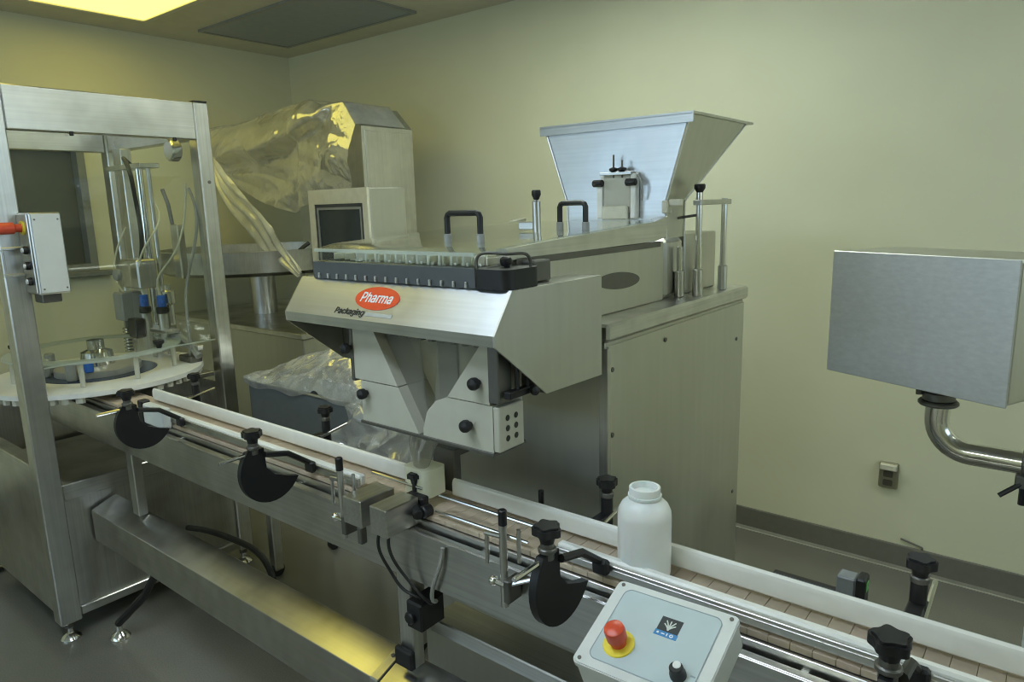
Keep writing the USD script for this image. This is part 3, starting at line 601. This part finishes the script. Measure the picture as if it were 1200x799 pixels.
def cables():
    solo('sensor_cable', tube([(-1.078, .882, .838), (-1.085, .885, .79), (-1.075, .905, .735), (-1.05, .915, .70), (-1.02, .93, .685), (-1.02, .95, .664)], .0035, 8, 40), 'black_rubber', 'left thin black cable hanging below the steel gate blocks', 'cable')
    solo('sensor_cable', tube([(-1.052, .885, .838), (-1.052, .888, .79), (-1.03, .908, .735), (-1.005, .918, .705), (-0.995, .935, .68), (-1.005, .95, .668)], .0035, 8, 40), 'black_rubber', 'right thin black cable hanging below the steel gate blocks', 'cable')
    solo('sensor_cable', tube([(-0.935, .922, .828), (-0.945, .918, .78), (-0.962, .916, .735), (-0.975, .925, .70), (-0.985, .945, .682)], .0045, 8, 30), 'grey_plastic', 'short grey cable running down the conveyor side panel', 'cable')
    solo('floor_cable', tube([(-3.4, 1.50, .02), (-3.2, 1.40, .10), (-2.75, 1.235, .24), (-2.55, 1.22, .29), (-2.28, 1.22, .318), (-2.12, 1.22, .29), (-2.07, 1.22, .20), (-2.09, 1.24, .08), (-2.12, 1.28, .012)], .011, 10, 60), 'black_rubber', 'thick black cable looping down to the floor behind the steel duct', 'cable')
cables()

# ------------------------------------------------------------------ the steel duct under the conveyor
def duct():
    t = thing('steel_duct', 'long rectangular stainless steel duct running low in front of the conveyor', 'duct', (-1.4, .94, 0))
    y0, y1, z0, za, zb = .888, .977, .345, .462, .496      # the top falls towards the front
    pf = sg.Polygon([(y0, z0), (y0, za), (y1, zb), (y1, z0)]).buffer(-.003).buffer(.003, quad_segs=3)
    for a, b in ((-2.679, -1.125), (-1.121, 0.9)):
        part(t, 'duct_section', prism(pf, 'x', a, b), 'steel_smooth')
    part(t, 'joint_flange', prism(pf.buffer(.003), 'x', -1.150, -1.126), 'steel_along_y')
    for y in (y1-.012, y1-.030):
        z = zb+(y-y1)*(zb-za)/(y1-y0)+.003
        part(t, 'joint_screw', cyl((-1.138, y, z), (-1.138, y, z+.004), .005, 10, .001), 'dark_metal')
    for x in (-0.2, 0.8):
        part(t, 'duct_leg', box(x-.02, x+.02, .91, .96, .0, z0, .003), 'steel_along_z')
    ft = part(t, 'duct_strut', tube([(-2.57, .885, .055), (-2.42, .93, .20), (-2.30, .94, .344)], .014, 10), 'black_plastic')
    part(t, 'strut_foot', lathe([(0, 0), (.034, 0), (.034, .004), (.026, .016), (.012, .026), (.009, .06), (0, .06)], (-2.57, .885, 0)), 'chrome')
duct()

# ------------------------------------------------------------------ the framed machine at the left
EX1, EX0, EY0, EY1, EZT = -2.68, -3.56, .740, 1.492, 1.92
def enclosure():
    t = thing('machine_enclosure', 'tall stainless steel framed machine enclosure with clear guards around a rotary table', 'machine enclosure', (-3.12, 1.11, 0))
    ps = .066
    for x, y in ((EX1-ps, EY0), (EX1-ps, EY1-.058), (EX0, EY0), (EX0, EY1-.058)):
        w = .058 if y > 1 else ps+.004
        part(t, 'corner_post', box(x, x+ps, y, y+w, .07, EZT-.0005, .004), 'steel_along_z')
    fp = '/World/machine_enclosure'
    part(t, 'post_cap', box(EX1-ps+.002, EX1-.002, EY1-.056, EY1-.002, EZT, EZT+.005, .001), 'black_plastic')
    part(t, 'header_beam', box(EX1-.05, EX1-.002, EY0+.071, EY1-.0585, 1.780, EZT-.002, .003), 'steel_along_y')
    part(t, 'header_beam', box(EX0+.002, EX0+.05, EY0+.071, EY1-.0585, 1.785, EZT-.002, .003), 'steel_along_y')
    part(t, 'header_beam', box(EX0+ps+.001, EX1-ps-.001, EY1-.052, EY1-.004, 1.785, EZT-.002, .003), 'steel_along_x')
    part(t, 'header_beam', box(EX0+ps+.001, EX1-ps-.001, EY0+.004, EY0+.052, 1.785, EZT-.002, .003), 'steel_along_x')
    for y in (.995, 1.345):
        part(t, 'guard_hinge', box(EX1-.0018, EX1+.008, y-.006, y+.006, 1.768, 1.783, .002), 'black_plastic')
    g = part(t, 'clear_guard', box(EX1-.020, EX1-.015, EY0+.075, 1.130, 1.0, 1.778, .001), 'acrylic')
    g = part(t, 'clear_guard', box(EX1-.020, EX1-.015, 1.134, EY1-.062, 1.0, 1.778, .001), 'acrylic')
    part(t, 'guard_edge', box(EX1-.021, EX1-.014, EY0+.075, EY1-.062, .995, 1.0, .001), 'acrylic_edge')
    part(t, 'guard_screw', cyl((EX1, 1.465, 1.62), (EX1+.003, 1.465, 1.62), .007, 10, .001), 'dark_metal')
    # lower frame and panels
    part(t, 'base_rail', box(EX1-.05, EX1-.002, EY0+.071, EY1-.0585, .522, .580, .003), 'steel_along_y')
    part(t, 'base_rail', box(EX1-.05, EX1-.002, EY0+.071, EY1-.0585, .085, .118, .003), 'steel_along_y')
    part(t, 'base_panel', box(EX1-.030, EX1-.014, EY0+.071, EY1-.0585, .118, .522, .001), 'steel_along_z')
    part(t, 'front_panel', box(EX0+ps, EX1-ps, EY0+.012, EY0+.020, .09, .60, .001), 'steel_along_z')
    part(t, 'front_rail', box(EX0+ps, EX1-ps, EY0+.004, EY0+.056, .60, .66, .003), 'steel_along_x')
    part(t, 'back_panel', box(EX0+ps, EX1-ps, EY1-.03, EY1-.022, .09, .80, .001), 'steel_along_z')
    part(t, 'left_panel', box(EX0+.02, EX0+.028, EY0+.075, EY1-.062, .09, .80, .001), 'steel_along_z')
    part(t, 'floor_pan', box(EX0+ps, EX1-.052, EY0+.075, EY1-.062, .50, .516, .001), 'steel_along_y')
    part(t, 'table_bracket', cat(box(EX0+.07, EX1-.06, 1.20, 1.215, .78, .86, .002), box(EX0+.03, EX1-.06, 1.215, EY1-.06, .84, .858, .002)), 'steel_along_x')
    for x, y in ((EX1-.034, EY0+.035), (EX1-.034, EY1-.03), (EX0+.034, EY0+.035), (EX0+.034, EY1-.03)):
        f = part(t, 'levelling_foot', lathe([(0, 0), (.034, 0), (.034, .004), (.026, .014), (.012, .022), (.009, .03), (.009, .072), (0, .072)], (x, y, 0), n=24), 'chrome')
        part(f, 'foot_nut', lathe([(0, .045), (.017, .045), (.017, .060), (0, .060)], (x, y, 0), n=6), 'dark_metal')
enclosure()

def rotary_table():
    cx, cy = -2.945, 1.075
    t = thing('rotary_bottle_table', 'round rotary bottle table with white rim and clear upper hoop inside the framed enclosure', 'rotary table', (cx, cy, .87))
    def ring(r0, r1, z0, z1): return lathe([(r0, z0), (r1, z0), (r1, z1), (r0, z1), (r0, z0)], (cx, cy, 0), n=72)
    part(t, 'white_rim', ring(.205, .375, .888, .905), 'rail_plastic')
    fringe = [cyl((cx+.355*math.cos(a), cy+.355*math.sin(a), .868), (cx+.355*math.cos(a), cy+.355*math.sin(a), .888), .016, 8) for a in np.linspace(-2.6, 1.4, 34) if not (abs(cy+.355*math.sin(a)-1.03) < .11)]
    part(t, 'rim_tooth', cat(*fringe), 'plate_plastic', kind='stuff')
    part(t, 'table_disc', lathe([(0, .8885), (.2045, .8885), (.2045, .902), (.198, .906), (0, .906)], (cx, cy, 0), n=64), 'navy_disc')
    part(t, 'star_wheel', lathe([(0, .9065), (.15, .9065), (.15, .930), (.14, .934), (0, .934)], (cx, cy, 0), n=48), 'grey_plastic')
    part(t, 'hub', lathe([(0, .934), (.06, .934), (.055, .985), (.03, .995), (.03, 1.03), (0, 1.03)], (cx, cy, 0), n=24), 'chrome')
    part(t, 'spindle', cyl((cx, cy+.14, .858), (cx, cy+.14, .895), .05, 20), 'dark_metal')
    part(t, 'upper_hoop', ring(.250, .300, .992, 1.000), 'acrylic_edge')
    for a in (-2.5, -1.75, -1.25, -.55, .1, .9, 1.9, 2.8):
        q = (cx+.275*math.cos(a), cy+.275*math.sin(a))
        s = part(t, 'standoff', cyl((*q, .9055), (*q, .992), .009, 10, .001), 'plate_plastic')
    for a in (-2.2, -1.4, .5):
        q = (cx+.275*math.cos(a), cy+.275*math.sin(a))
        part(t, 'hoop_knob', lathe([(0, 1.0), (.009, 1.0), (.012, 1.012), (.020, 1.020), (.020, 1.030), (.0, 1.032)], (*q, 0), n=12), 'black_plastic')
    for a, rr, z in ((-2.3, .17, .965), (-1.9, .175, .955), (-.9, .17, .96)):
        q = (cx+rr*math.cos(a), cy+rr*math.sin(a))
        part(t, 'bottle_guide', cyl((*q, .9065), (*q, z+.02), .018, 14, .004), 'bezel_grey')
    part(t, 'guide_block', box(cx+.12, cx+.15, cy-.10, cy-.07, .934, .975, .004), 'fitting_blue')
rotary_table()

def capping_head():
    t = thing('capping_head', 'pneumatic capping head with steel column, blue fittings and hoses behind the clear guard', 'capping head', (-3.1, 1.33, .86))
    part(t, 'column', cyl((-3.09, 1.385, .858), (-3.09, 1.385, 1.70), .015, 16), 'chrome')
    part(t, 'column', cyl((-3.04, 1.40, .858), (-3.04, 1.40, 1.70), .009, 12), 'steel_along_z')
    part(t, 'column', box(-3.30, -3.22, 1.375, 1.42, .858, 1.78, .003), 'steel_along_z')
    part(t, 'top_plate', box(-3.32, -3.0, 1.35, 1.43, 1.69, 1.71, .002), 'steel_along_x')
    part(t, 'head_housing', box(-3.16, -3.00, 1.29, 1.37, 1.20, 1.32, .006), 'steel_along_z')
    part(t, 'head_housing', cat(box(-3.20, -3.12, 1.26, 1.35, 1.06, 1.18, .006), cyl((-3.10, 1.26, 1.26), (-3.10, 1.24, 1.26), .025, 16, .004)), 'bezel_grey')
    part(t, 'arm_plate', box(-3.22, -2.86, 1.31, 1.37, 1.02, 1.034, .002), 'steel_along_x')
    part(t, 'arm_plate', box(-3.06, -2.74, 1.375, 1.40, .955, .975, .002), 'steel_along_x')
    part(t, 'spring', cat(*[lathe([(.019, -.004), (.023, 0), (.019, .004), (.015, 0), (.019, -.004)], (-3.16, 1.29, .925+.014*k), n=14) for k in range(8)]), 'chrome')
    part(t, 'shaft', cyl((-3.16, 1.29, .936), (-3.16, 1.29, 1.06), .010, 10), 'dark_metal')
    for x, y in ((-3.02, 1.31), (-2.93, 1.34)):
        c = part(t, 'air_cylinder', cyl((x, y, .938), (x, y, 1.10), .020, 16, .003), 'steel_along_z')
        part(c, 'cylinder_cap', cyl((x, y, 1.10), (x, y, 1.125), .024, 16, .003), 'black_plastic')
        part(c, 'blue_fitting', cat(cyl((x, y, 1.125), (x, y, 1.175), .017, 12, .003), cyl((x, y, 1.15), (x+.028, y-.014, 1.15), .009, 10, .002)), 'fitting_blue')
    part(t, 'regulator', cat(cyl((-2.96, 1.385, 1.04), (-2.96, 1.385, 1.13), .018, 14, .003), cyl((-2.96, 1.385, 1.13), (-2.96, 1.385, 1.19), .026, 16, .006), cyl((-2.96, 1.385, 1.19), (-2.96, 1.385, 1.21), .012, 10)), 'chrome')
    part(t, 'chute_bar', tube([(-2.98, 1.36, 1.04), (-2.80, 1.375, .98), (-2.745, 1.38, .93)], .016, 8), 'bezel_grey')
    part(t, 'valve_block', box(-2.86, -2.76, 1.35, 1.40, .865, .93, .004), 'dark_metal')
    part(t, 'valve_block', box(-3.06, -2.99, 1.25, 1.29, 1.0, 1.08, .005), 'black_plastic')
    hoses = [[(-3.13, 1.375, 1.705), (-3.09, 1.33, 1.73), (-3.04, 1.32, 1.70), (-3.03, 1.33, 1.58), (-3.06, 1.35, 1.45), (-3.08, 1.34, 1.30)],
             [(-3.02, 1.31, 1.17), (-3.01, 1.30, 1.28), (-2.97, 1.31, 1.36), (-2.98, 1.38, 1.45), (-3.04, 1.41, 1.55)],
             [(-2.93, 1.34, 1.17), (-2.90, 1.33, 1.26), (-2.84, 1.36, 1.33), (-2.80, 1.40, 1.45), (-2.78, 1.42, 1.62)],
             [(-3.18, 1.30, 1.18), (-3.22, 1.29, 1.24), (-3.24, 1.31, 1.33), (-3.20, 1.35, 1.45)],
             [(-2.80, 1.37, .92), (-2.77, 1.36, 1.05), (-2.79, 1.38, 1.2), (-2.76, 1.41, 1.35), (-2.78, 1.43, 1.60)]]
    for h, r, m in zip(hoses, (.009, .004, .004, .004, .006), ('black_rubber', 'hose_white', 'hose_white', 'hose_white', 'grey_plastic')):
        part(t, 'hose', tube(h, r, 8, 30), m)
    part(t, 'gauge', cat(cyl((-2.80, 1.415, 1.745), (-2.80, 1.375, 1.745), .042, 20, .006)), 'chrome')
    part(t, 'slide_housing', box(-2.90, -2.84, 1.395, 1.425, 1.24, 1.46, .004), 'steel_along_z')
    part(t, 'slide_lever', tube([(-2.885, 1.40, 1.46), (-2.89, 1.395, 1.54), (-2.915, 1.39, 1.60)], .008, 8), 'dark_metal')
capping_head()

def button_box():
    x0, x1, y0, y1, z0, z1 = -2.6785, -2.58, .795, .893, 1.256, 1.517
    t = thing('button_box', 'grey steel push-button box with red stop button mounted on the near enclosure post', 'button box', (-2.63, .84, 1.256))
    part(t, 'box_body', box(x0, x1, y0+.006, y1, z0, z1, .004), 'steel_along_z')
    lid = part(t, 'front_plate', box(x0+.004, x1-.002, y0, y0+.0055, z0+.006, z1-.004, .002), 'steel_along_z')
    part(t, 'side_cover', box(x1, x1+.003, y0+.012, y1-.004, z0+.006, z1-.005, .001), 'enclosure_white')  # paler than the steel body: light from the right put into colour
    for y in (y0+.02, y1-.012):
        for z in (z0+.018, z1-.022):
            part(t, 'cover_screw', cyl((x1+.003, y, z), (x1+.0045, y, z), .003, 8), 'dark_metal')
    b = part(t, 'stop_collar', lathe([(0, 0), (.022, 0), (.022, .004), (0, .004)], (-2.626, y0, 1.470), (0, -1, 0), 20), 'estop_yellow')
    part(t, 'stop_button', lathe([(0, .004), (.013, .004), (.013, .022), (.0185, .026), (.0185, .062), (.015, .068), (0, .070)], (-2.626, y0, 1.470), (0, -1, 0), 20), 'estop_red')
    for z in (1.400, 1.350, 1.300):
        p = part(t, 'push_button', lathe([(0, 0), (.013, 0), (.013, .008), (.011, .012), (0, .012)], (-2.615, y0, z), (0, -1, 0), 18), 'black_plastic')
        part(p, 'button_cap', lathe([(0, .012), (.008, .012), (.007, .016), (0, .016)], (-2.615, y0, z), (0, -1, 0), 14), 'sticker_white')
    part(t, 'button_guard', cat(box(-2.668, -2.660, .735, .795, 1.315, 1.325, .002), box(-2.668, -2.660, .735, .745, 1.325, 1.40, .002), box(-2.668, -2.660, .735, .795, 1.40, 1.41, .002)), 'steel_along_z')
    part(t, 'mount_arm', box(x0, x1-.03, y0+.02, y1-.02, z0-.03, z0, .003), 'dark_metal')
button_box()

# ------------------------------------------------------------------ behind: bottle unscrambler under plastic, touch-screen cabinet, bin
def unscrambler():
    t = thing('bottle_unscrambler', 'tall stainless steel bottle unscrambler standing under a plastic cover in the corner', 'bottle unscrambler', (-3.5, 2.4, 0))
    head = [(-3.20, 1.25), (-3.20, 1.96), (-3.12, 2.005), (-2.88, 2.005), (-2.775, 1.90), (-2.775, 1.25)]
    part(t, 'elevator_head', prism(head, 'y', 2.32, 2.66), 'steel_along_z')
    part(t, 'head_panel', box(-2.776, -2.771, 2.34, 2.64, 1.30, 1.88, .001), 'steel_along_z')
    part(t, 'transfer_hood', box(-4.12, -3.201, 2.34, 2.66, 1.74, 1.99, .012), 'steel_along_x')
    part(t, 'column', box(-3.12, -2.90, 2.40, 2.62, .98, 1.25, .004), 'steel_along_z')
    part(t, 'bowl', lathe([(0, 1.17), (.50, 1.17), (.535, 1.19), (.545, 1.30), (.53, 1.302), (.515, 1.21), (.48, 1.19), (0, 1.19)], (-3.72, 2.30, 0), n=64), 'steel_along_z')
    part(t, 'bowl_post', cyl((-3.72, 2.30, .88), (-3.72, 2.30, 1.172), .07, 24), 'steel_along_z')
    part(t, 'base_cabinet', box(-4.18, -2.90, 1.98, 2.75, .08, .885, .006), 'steel_satin')
    part(t, 'base_top', box(-4.20, -2.88, 1.96, 2.77, .885, .915, .004), 'steel_along_x')
    for x in (-4.1, -2.98):
        for y in (2.06, 2.67):
            part(t, 'foot', cyl((x, y, 0), (x, y, .082), .03, 14, .003), 'dark_metal')
    part(t, 'hose', tube([(-3.24, 2.30, 1.33), (-3.3, 2.22, 1.25), (-3.42, 2.20, 1.20), (-3.6, 2.19, 1.24), (-3.72, 2.2, 1.19)], .011, 8, 30), 'black_rubber')
unscrambler()

def film_cover():
    """plastic film over the unscrambler's hood and head; its lower edge is gathered and trails down to the right"""
    X0, X1, nu, nt = -4.17, -2.765, 150, 90
    lower_x = [-4.17, -4.05, -3.68, -3.45, -3.30, -3.20, -2.95, -2.765]
    lower_z = [1.73, 1.71, 1.575, 1.52, 1.49, 1.52, 1.57, 1.56]
    fold_x, fold_z = [-4.17, -3.64, -3.40, -3.15, -3.02, -2.95], [1.80, 1.80, 1.835, 1.90, 1.95, 2.05]
    top_x = [-4.17, -3.9, -3.5, -3.25, -3.14, -3.05, -2.88, -2.765]
    top_z = [2.000, 2.005, 2.03, 2.055, 2.06, 2.025, 2.025, 1.905]
    V = np.zeros((nu, nt, 3))
    pinch = np.array([-4.12, 1.73])
    for i in range(nu):
        x = X0+(X1-X0)*i/(nu-1); zt, zl = np.interp(x, top_x, top_z), np.interp(x, lower_x, lower_z)
        for j in range(nt):
            s = j/(nt-1)
            if s < .28: y, z = 2.60-(2.60-2.305)*s/.28, zt+.004*math.sin(9*x+3*s)
            else:
                q = (s-.28)/.72; z = zt+(zl-zt)*q; y = 2.300-.012*math.sin(math.pi*min(1, q*1.5))
                d = np.array([x, z])-pinch; rr = np.linalg.norm(d); a = math.atan2(d[1], d[0])
                w = min(1.0, q*2.5)*min(1.0, rr/.25)
                y -= w*(.020*abs(math.sin(5.3*a+1.5+.8*math.sin(6*x)))**1.5+.010*abs(math.sin(13*a+rr*5+2*math.sin(4*z))))
                zf = np.interp(x, fold_x, fold_z); y += .030*min(1, max(0, (-3.21-x)/.05))-.085/(1+math.exp(-(z-zf)/.012))*(1-math.exp(-max(0, zt-z)/.05))-.05*max(0, min(1, (zf-.04-z)/.22))
            V[i, j] = (x, y, z)
    P = V.reshape(-1, 3)
    n1 = meshkit.fbm(P*np.array([5, 5, 9.0]), 4, 3)-.5; n2 = np.abs(meshkit.fbm(P*np.array([11, 6, 11.0])+7, 3, 5)-.5)
    P[:, 1] -= np.clip(.035*n1+.05*n2-.01, -.004, .06); P[:, 2] += np.where(P[:, 1] > 2.31, np.clip(.03*n1, 0, .03), 0)
    F = grid_faces(nu, nt)
    m = trimesh.Trimesh(P, F, process=False)
    if m.face_normals[:, 1].mean() > 0: F = F[:, ::-1]
    t = thing('plastic_cover', 'clear crumpled plastic sheet draped over the tall machine in the corner', 'plastic cover', (-3.4, 2.3, 1.2))
    part(t, 'sheet', shell(P, F, .0008), 'poly_film', True)
    # the gathered tail that trails down to the screen cabinet
    c = [(-3.96, 2.235, 1.81), (-3.816, 2.15, 1.735), (-3.677, 2.14, 1.60), (-3.488, 2.13, 1.475), (-3.271, 2.12, 1.325), (-3.13, 2.11, 1.245), (-3.03, 2.10, 1.19)]
    cp = smooth_path(c, 40); wv = .012+.075*np.sin(np.linspace(.02, 3.0, 40))
    Q = np.zeros((40, 24, 3))
    for i in range(40):
        for j in range(24):
            u = j/23-.5
            Q[i, j] = cp[i]+np.array([.55*u*wv[i]*1.9, -.020*abs(math.sin(j*.33+i*.09+1.2*math.sin(i*.21)))-.01*meshkit.noise(np.array([i*.3, j*.4, 1.0])), .8*u*wv[i]*1.9])
    F = grid_faces(40, 24); m = trimesh.Trimesh(Q.reshape(-1, 3), F, process=False)
    if m.face_normals[:, 1].mean() > 0: F = F[:, ::-1]
    part(t, 'gathered_tail', shell(Q.reshape(-1, 3), F, .0008), 'poly_film_thick', True)
film_cover()

def screen_cabinet():
    t = thing('touchscreen_cabinet', 'cream metal operator cabinet with a dark touch screen standing behind the counting machine', 'screen cabinet', (-2.46, 2.0, 0))
    x0, x1, y0, y1, z0, z1 = -2.700, -2.262, 1.90, 2.10, 1.20, 1.588
    a = math.radians(-4)
    T = trimesh.transformations.rotation_matrix(a, [0, 0, 1], [-2.262, 1.90, 0])
    def R(m): m.apply_transform(T); return m
    part(t, 'body', R(box(x0, x1, y0+.012, y1, z0, z1, .006)), 'steel_satin')
    fr = sg.box(x0, z0, x1, z1).difference(sg.box(x0+.045, z0+.045, x1-.035, z1-.062))
    part(t, 'front_frame', R(prism(fr, 'y', y0, y0+.0118)), 'cream_metal')
    bz = sg.box(x0+.0455, z0+.0455, x1-.0355, z1-.0625)
    part(t, 'bezel', R(prism(bz.difference(bz.buffer(-.014, join_style=2)), 'y', y0+.003, y0+.0115)), 'dark_tint')
    part(t, 'bezel_line', R(prism(bz.buffer(-.0142, join_style=2).difference(bz.buffer(-.024, join_style=2)), 'y', y0+.002, y0+.0115)), 'bezel_grey')
    part(t, 'screen', R(prism(bz.buffer(-.0242, join_style=2), 'y', y0+.006, y0+.0115)), 'screen_glass')
    part(t, 'pedestal', box(-2.52, -2.40, 1.97, 2.09, .03, 1.2005, .004), 'steel_along_z')
    part(t, 'base_plate', box(-2.66, -2.26, 1.87, 2.20, 0, .03, .004), 'dark_metal')
screen_cabinet()

def bin_():
    t = thing('steel_bin', 'dark grey steel bin standing on legs behind the conveyor, covered by clear plastic', 'bin', (-2.15, 1.6, 0))
    x0, x1, y0, y1 = -2.515, -1.60, 1.45, 1.80
    th = .008
    part(t, 'front_wall', box(x0, x1, y0, y0+th, .60, .846, .002), 'bin_grey')
    part(t, 'back_wall', box(x0, x1, y1-th, y1, .60, .846, .002), 'bin_grey')
    for x in (x0, x1-th): part(t, 'side_wall', box(x, x+th, y0+th, y1-th, .60, .846, .002), 'bin_grey')
    part(t, 'bin_floor', box(x0+th, x1-th, y0+th, y1-th, .60, .612, .001), 'bin_grey')
    part(t, 'rolled_edge', cat(*[tube([(x0, y0, .848), (x1, y0, .848)], .006, 8), tube([(x0, y1, .848), (x1, y1, .848)], .006, 8)]), 'steel_along_x')
    for x in (x0+.03, x1-.03):
        for y in (y0+.03, y1-.03):
            part(t, 'leg', box(x-.02, x+.02, y-.02, y+.02, .03, .60, .003), 'steel_along_z')
            part(t, 'caster', cyl((x-.012, y, .03), (x+.012, y, .03), .03, 16, .003), 'black_rubber')
bin_()
def bin_film():
    nx, ny = 90, 60; x0, x1, y0, y1 = -2.535, -1.58, 1.440, 1.82
    px, py, pz = -2.02, 1.62, 1.02
    V = np.zeros((nx, ny, 3))
    for i in range(nx):
        for j in range(ny):
            u, v = i/(nx-1), j/(ny-1); x, y = x0+(x1-x0)*u, y0+(y1-y0)*v
            edge = min(min(u, 1-u)/.5*1.0, min(v, 1-v)/.45)
            r = math.hypot((x-px)/.52, (y-py)/.20); a = math.atan2(y-py, x-px)
            tent = max(0, 1-r)**.9
            z = .862+(pz-.862)*tent+.010*abs(math.sin(3*a+1))*(min(1, r*1.5))*min(1, edge*3)
            if v < .06: z = .862-(.06-v)/.06*.022*(1+.5*math.sin(9*u)+.4*math.sin(23*u)); y = y0+.003*math.sin(31*u)
            V[i, j] = (x, y, z)
    P = V.reshape(-1, 3); n1 = np.abs(meshkit.fbm(P*np.array([14, 14, 4.0]), 4, 11)-.5)
    P[:, 2] += .05*n1*(P[:, 2] > .857)
    F = grid_faces(nx, ny); m = trimesh.Trimesh(P, F, process=False)
    if m.face_normals[:, 2].mean() < 0: F = F[:, ::-1]
    t = thing('bin_liner', 'clear plastic sheet tented over the open grey bin behind the conveyor', 'plastic sheet', (-2.05, 1.65, .86))
    part(t, 'sheet', shell(P, F, .0008), 'poly_film', True)
    # crumpled skirt hanging over the front wall at the right end
    nx, ny = 50, 40; Q = np.zeros((nx, ny, 3))
    for i in range(nx):
        for j in range(ny):
            u, v = i/(nx-1), j/(ny-1)
            Q[i, j] = (-1.86+.42*u+.03*math.sin(9*v), 1.418-.05*v-.035*abs(math.sin(7*u+3*v))*(.3+v)-.03*abs(math.sin(13*u-4*v+1))*v, .855-.20*v+.02*math.sin(11*u))
    P = Q.reshape(-1, 3); P[:, 1] -= .06*np.abs(meshkit.fbm(P*13, 3, 21)-.5)
    F = grid_faces(nx, ny); m = trimesh.Trimesh(P, F, process=False)
    if m.face_normals[:, 1].mean() > 0: F = F[:, ::-1]
    part(t, 'skirt', shell(P, F, .0008), 'poly_film', True)
bin_film()

# ------------------------------------------------------------------ right: terminal box on its pipe arm, outlet, sensor
def terminal():
    A, B = np.array([-.402, 1.600]), np.array([-.068, 1.456])     # front face, left to right
    e = B-A; W = np.linalg.norm(e); e /= W; nb = np.array([-e[1], e[0]])   # nb points away from the camera
    D, z0, z1 = .20, 1.128, 1.388
    t = thing('terminal_box', 'brushed stainless steel terminal box hanging out on a bent pipe arm at the right', 'terminal box', (-.2, 1.6, 0))
    def Bx(u0, u1, v0, v1, za, zb, b=.003): return place(box(u0, u1, v0, v1, za, zb, b), (A[0], A[1], 0), (e[0], e[1], 0), (nb[0], nb[1], 0))
    part(t, 'box_body', Bx(.001, W-.001, .004, D, z0+.001, z1-.001, .006), 'steel_satin')  # sides in duller steel than the front, their shade put into the colour
    part(t, 'front_cover', Bx(0, W, 0, .0038, z0, z1, .0012), 'steel_box')
    c = A+e*.190+nb*.10; q = np.array([c[0], c[1], 0])
    part(t, 'collar', cat(cyl(q+(0, 0, z0-.022), q+(0, 0, z0+.001), .034, 24, .003), cyl(q+(0, 0, z0-.040), q+(0, 0, z0-.022), .030, 24, .002), cyl(q+(0, 0, z0-.050), q+(0, 0, z0-.040), .037, 24, .003)), 'dark_metal')
    part(t, 'collar_bolt', cyl(q+(-.034, -.012, z0-.03), q+(-.034, -.012, z0-.004), .006, 8), 'dark_metal')
    zc, R = .985, .065
    pts = [q+(0, 0, z0-.045), q+(0, 0, zc+R)]+[q+(R-R*math.cos(a), 0, zc+R-R*math.sin(a)) for a in np.linspace(.15, math.pi/2, 10)]+[q+(.20, 0, zc)]
    part(t, 'pipe_arm', tube(pts, .0225, 24), 'chrome')
    px = q[0]+.212
    cl = part(t, 'pipe_clamp', cat(cyl((q[0]+.148, q[1], zc), (q[0]+.158, q[1], zc), .027, 20, .002), box(q[0]+.140, q[0]+.166, q[1]-.014, q[1]+.014, zc-.05, zc-.024, .003)), 'dark_metal')
    part(cl, 'clamp_handle', cat(tube([(q[0]+.155, q[1], zc-.045), (q[0]+.155, q[1], zc-.085)], .007, 8), tube([(q[0]+.150, q[1]-.01, zc-.04), (q[0]+.118, q[1]-.02, zc-.068)], .005, 8)), 'black_plastic')
    part(t, 'stand_post', box(px-.03, px+.03, q[1]-.03, q[1]+.03, .012, zc+.06, .005), 'enclosure_white')
    part(t, 'stand_base', box(px-.18, px+.18, q[1]-.18, q[1]+.18, 0, .012, .003), 'dark_metal')
terminal()
def outlet():
    t = thing('wall_outlet', 'small steel electrical outlet box on the back wall below the terminal box', 'outlet', (-.5, YB, .39))
    part(t, 'cover_plate', box(-.535, -.466, YB-.022, YB, .338, .443, .004), 'outlet_steel')
    for z in (.362, .398):
        part(t, 'socket', prism(rrect(-.518, z-.013, -.483, z+.013, .006), 'y', YB-.0235, YB-.0222), 'socket_dark')
    part(t, 'flip_lid', cat(box(-.532, -.469, YB-.034, YB-.0222, .415, .441, .004)), 'estop_yellow' if False else 'cream_metal')
outlet()
solo('bent_wire', tube([(-.440, YB-.004, .128), (-.40, YB-.005, .121), (-.372, YB-.005, .114), (-.362, YB-.005, .112), (-.360, YB-.005, .102)], .0035, 6), 'dark_metal', 'thin bent dark wire lying against the back wall just above the baseboard', 'wire')
def sensor():
    t = thing('photo_sensor', 'small black photo sensor with green lamp on an arm behind the far guard rail', 'sensor', (-.25, 1.17, .85))
    part(t, 'sensor_body', box(-.262, -.232, 1.185, 1.215, .828, .872, .003), 'duct_grey')
    part(t, 'sensor_face', box(-.2315, -.217, 1.183, 1.217, .825, .876, .003), 'black_plastic')
    part(t, 'status_lamp', box(-.2168, -.2155, 1.190, 1.206, .852, .868, .001), 'green_led')
    part(t, 'sensor_arm', cat(box(-.37, -.262, 1.19, 1.205, .828, .840, .002), box(-.370, -.355, 1.127, 1.205, .815, .828, .002)), 'black_plastic')
sensor()
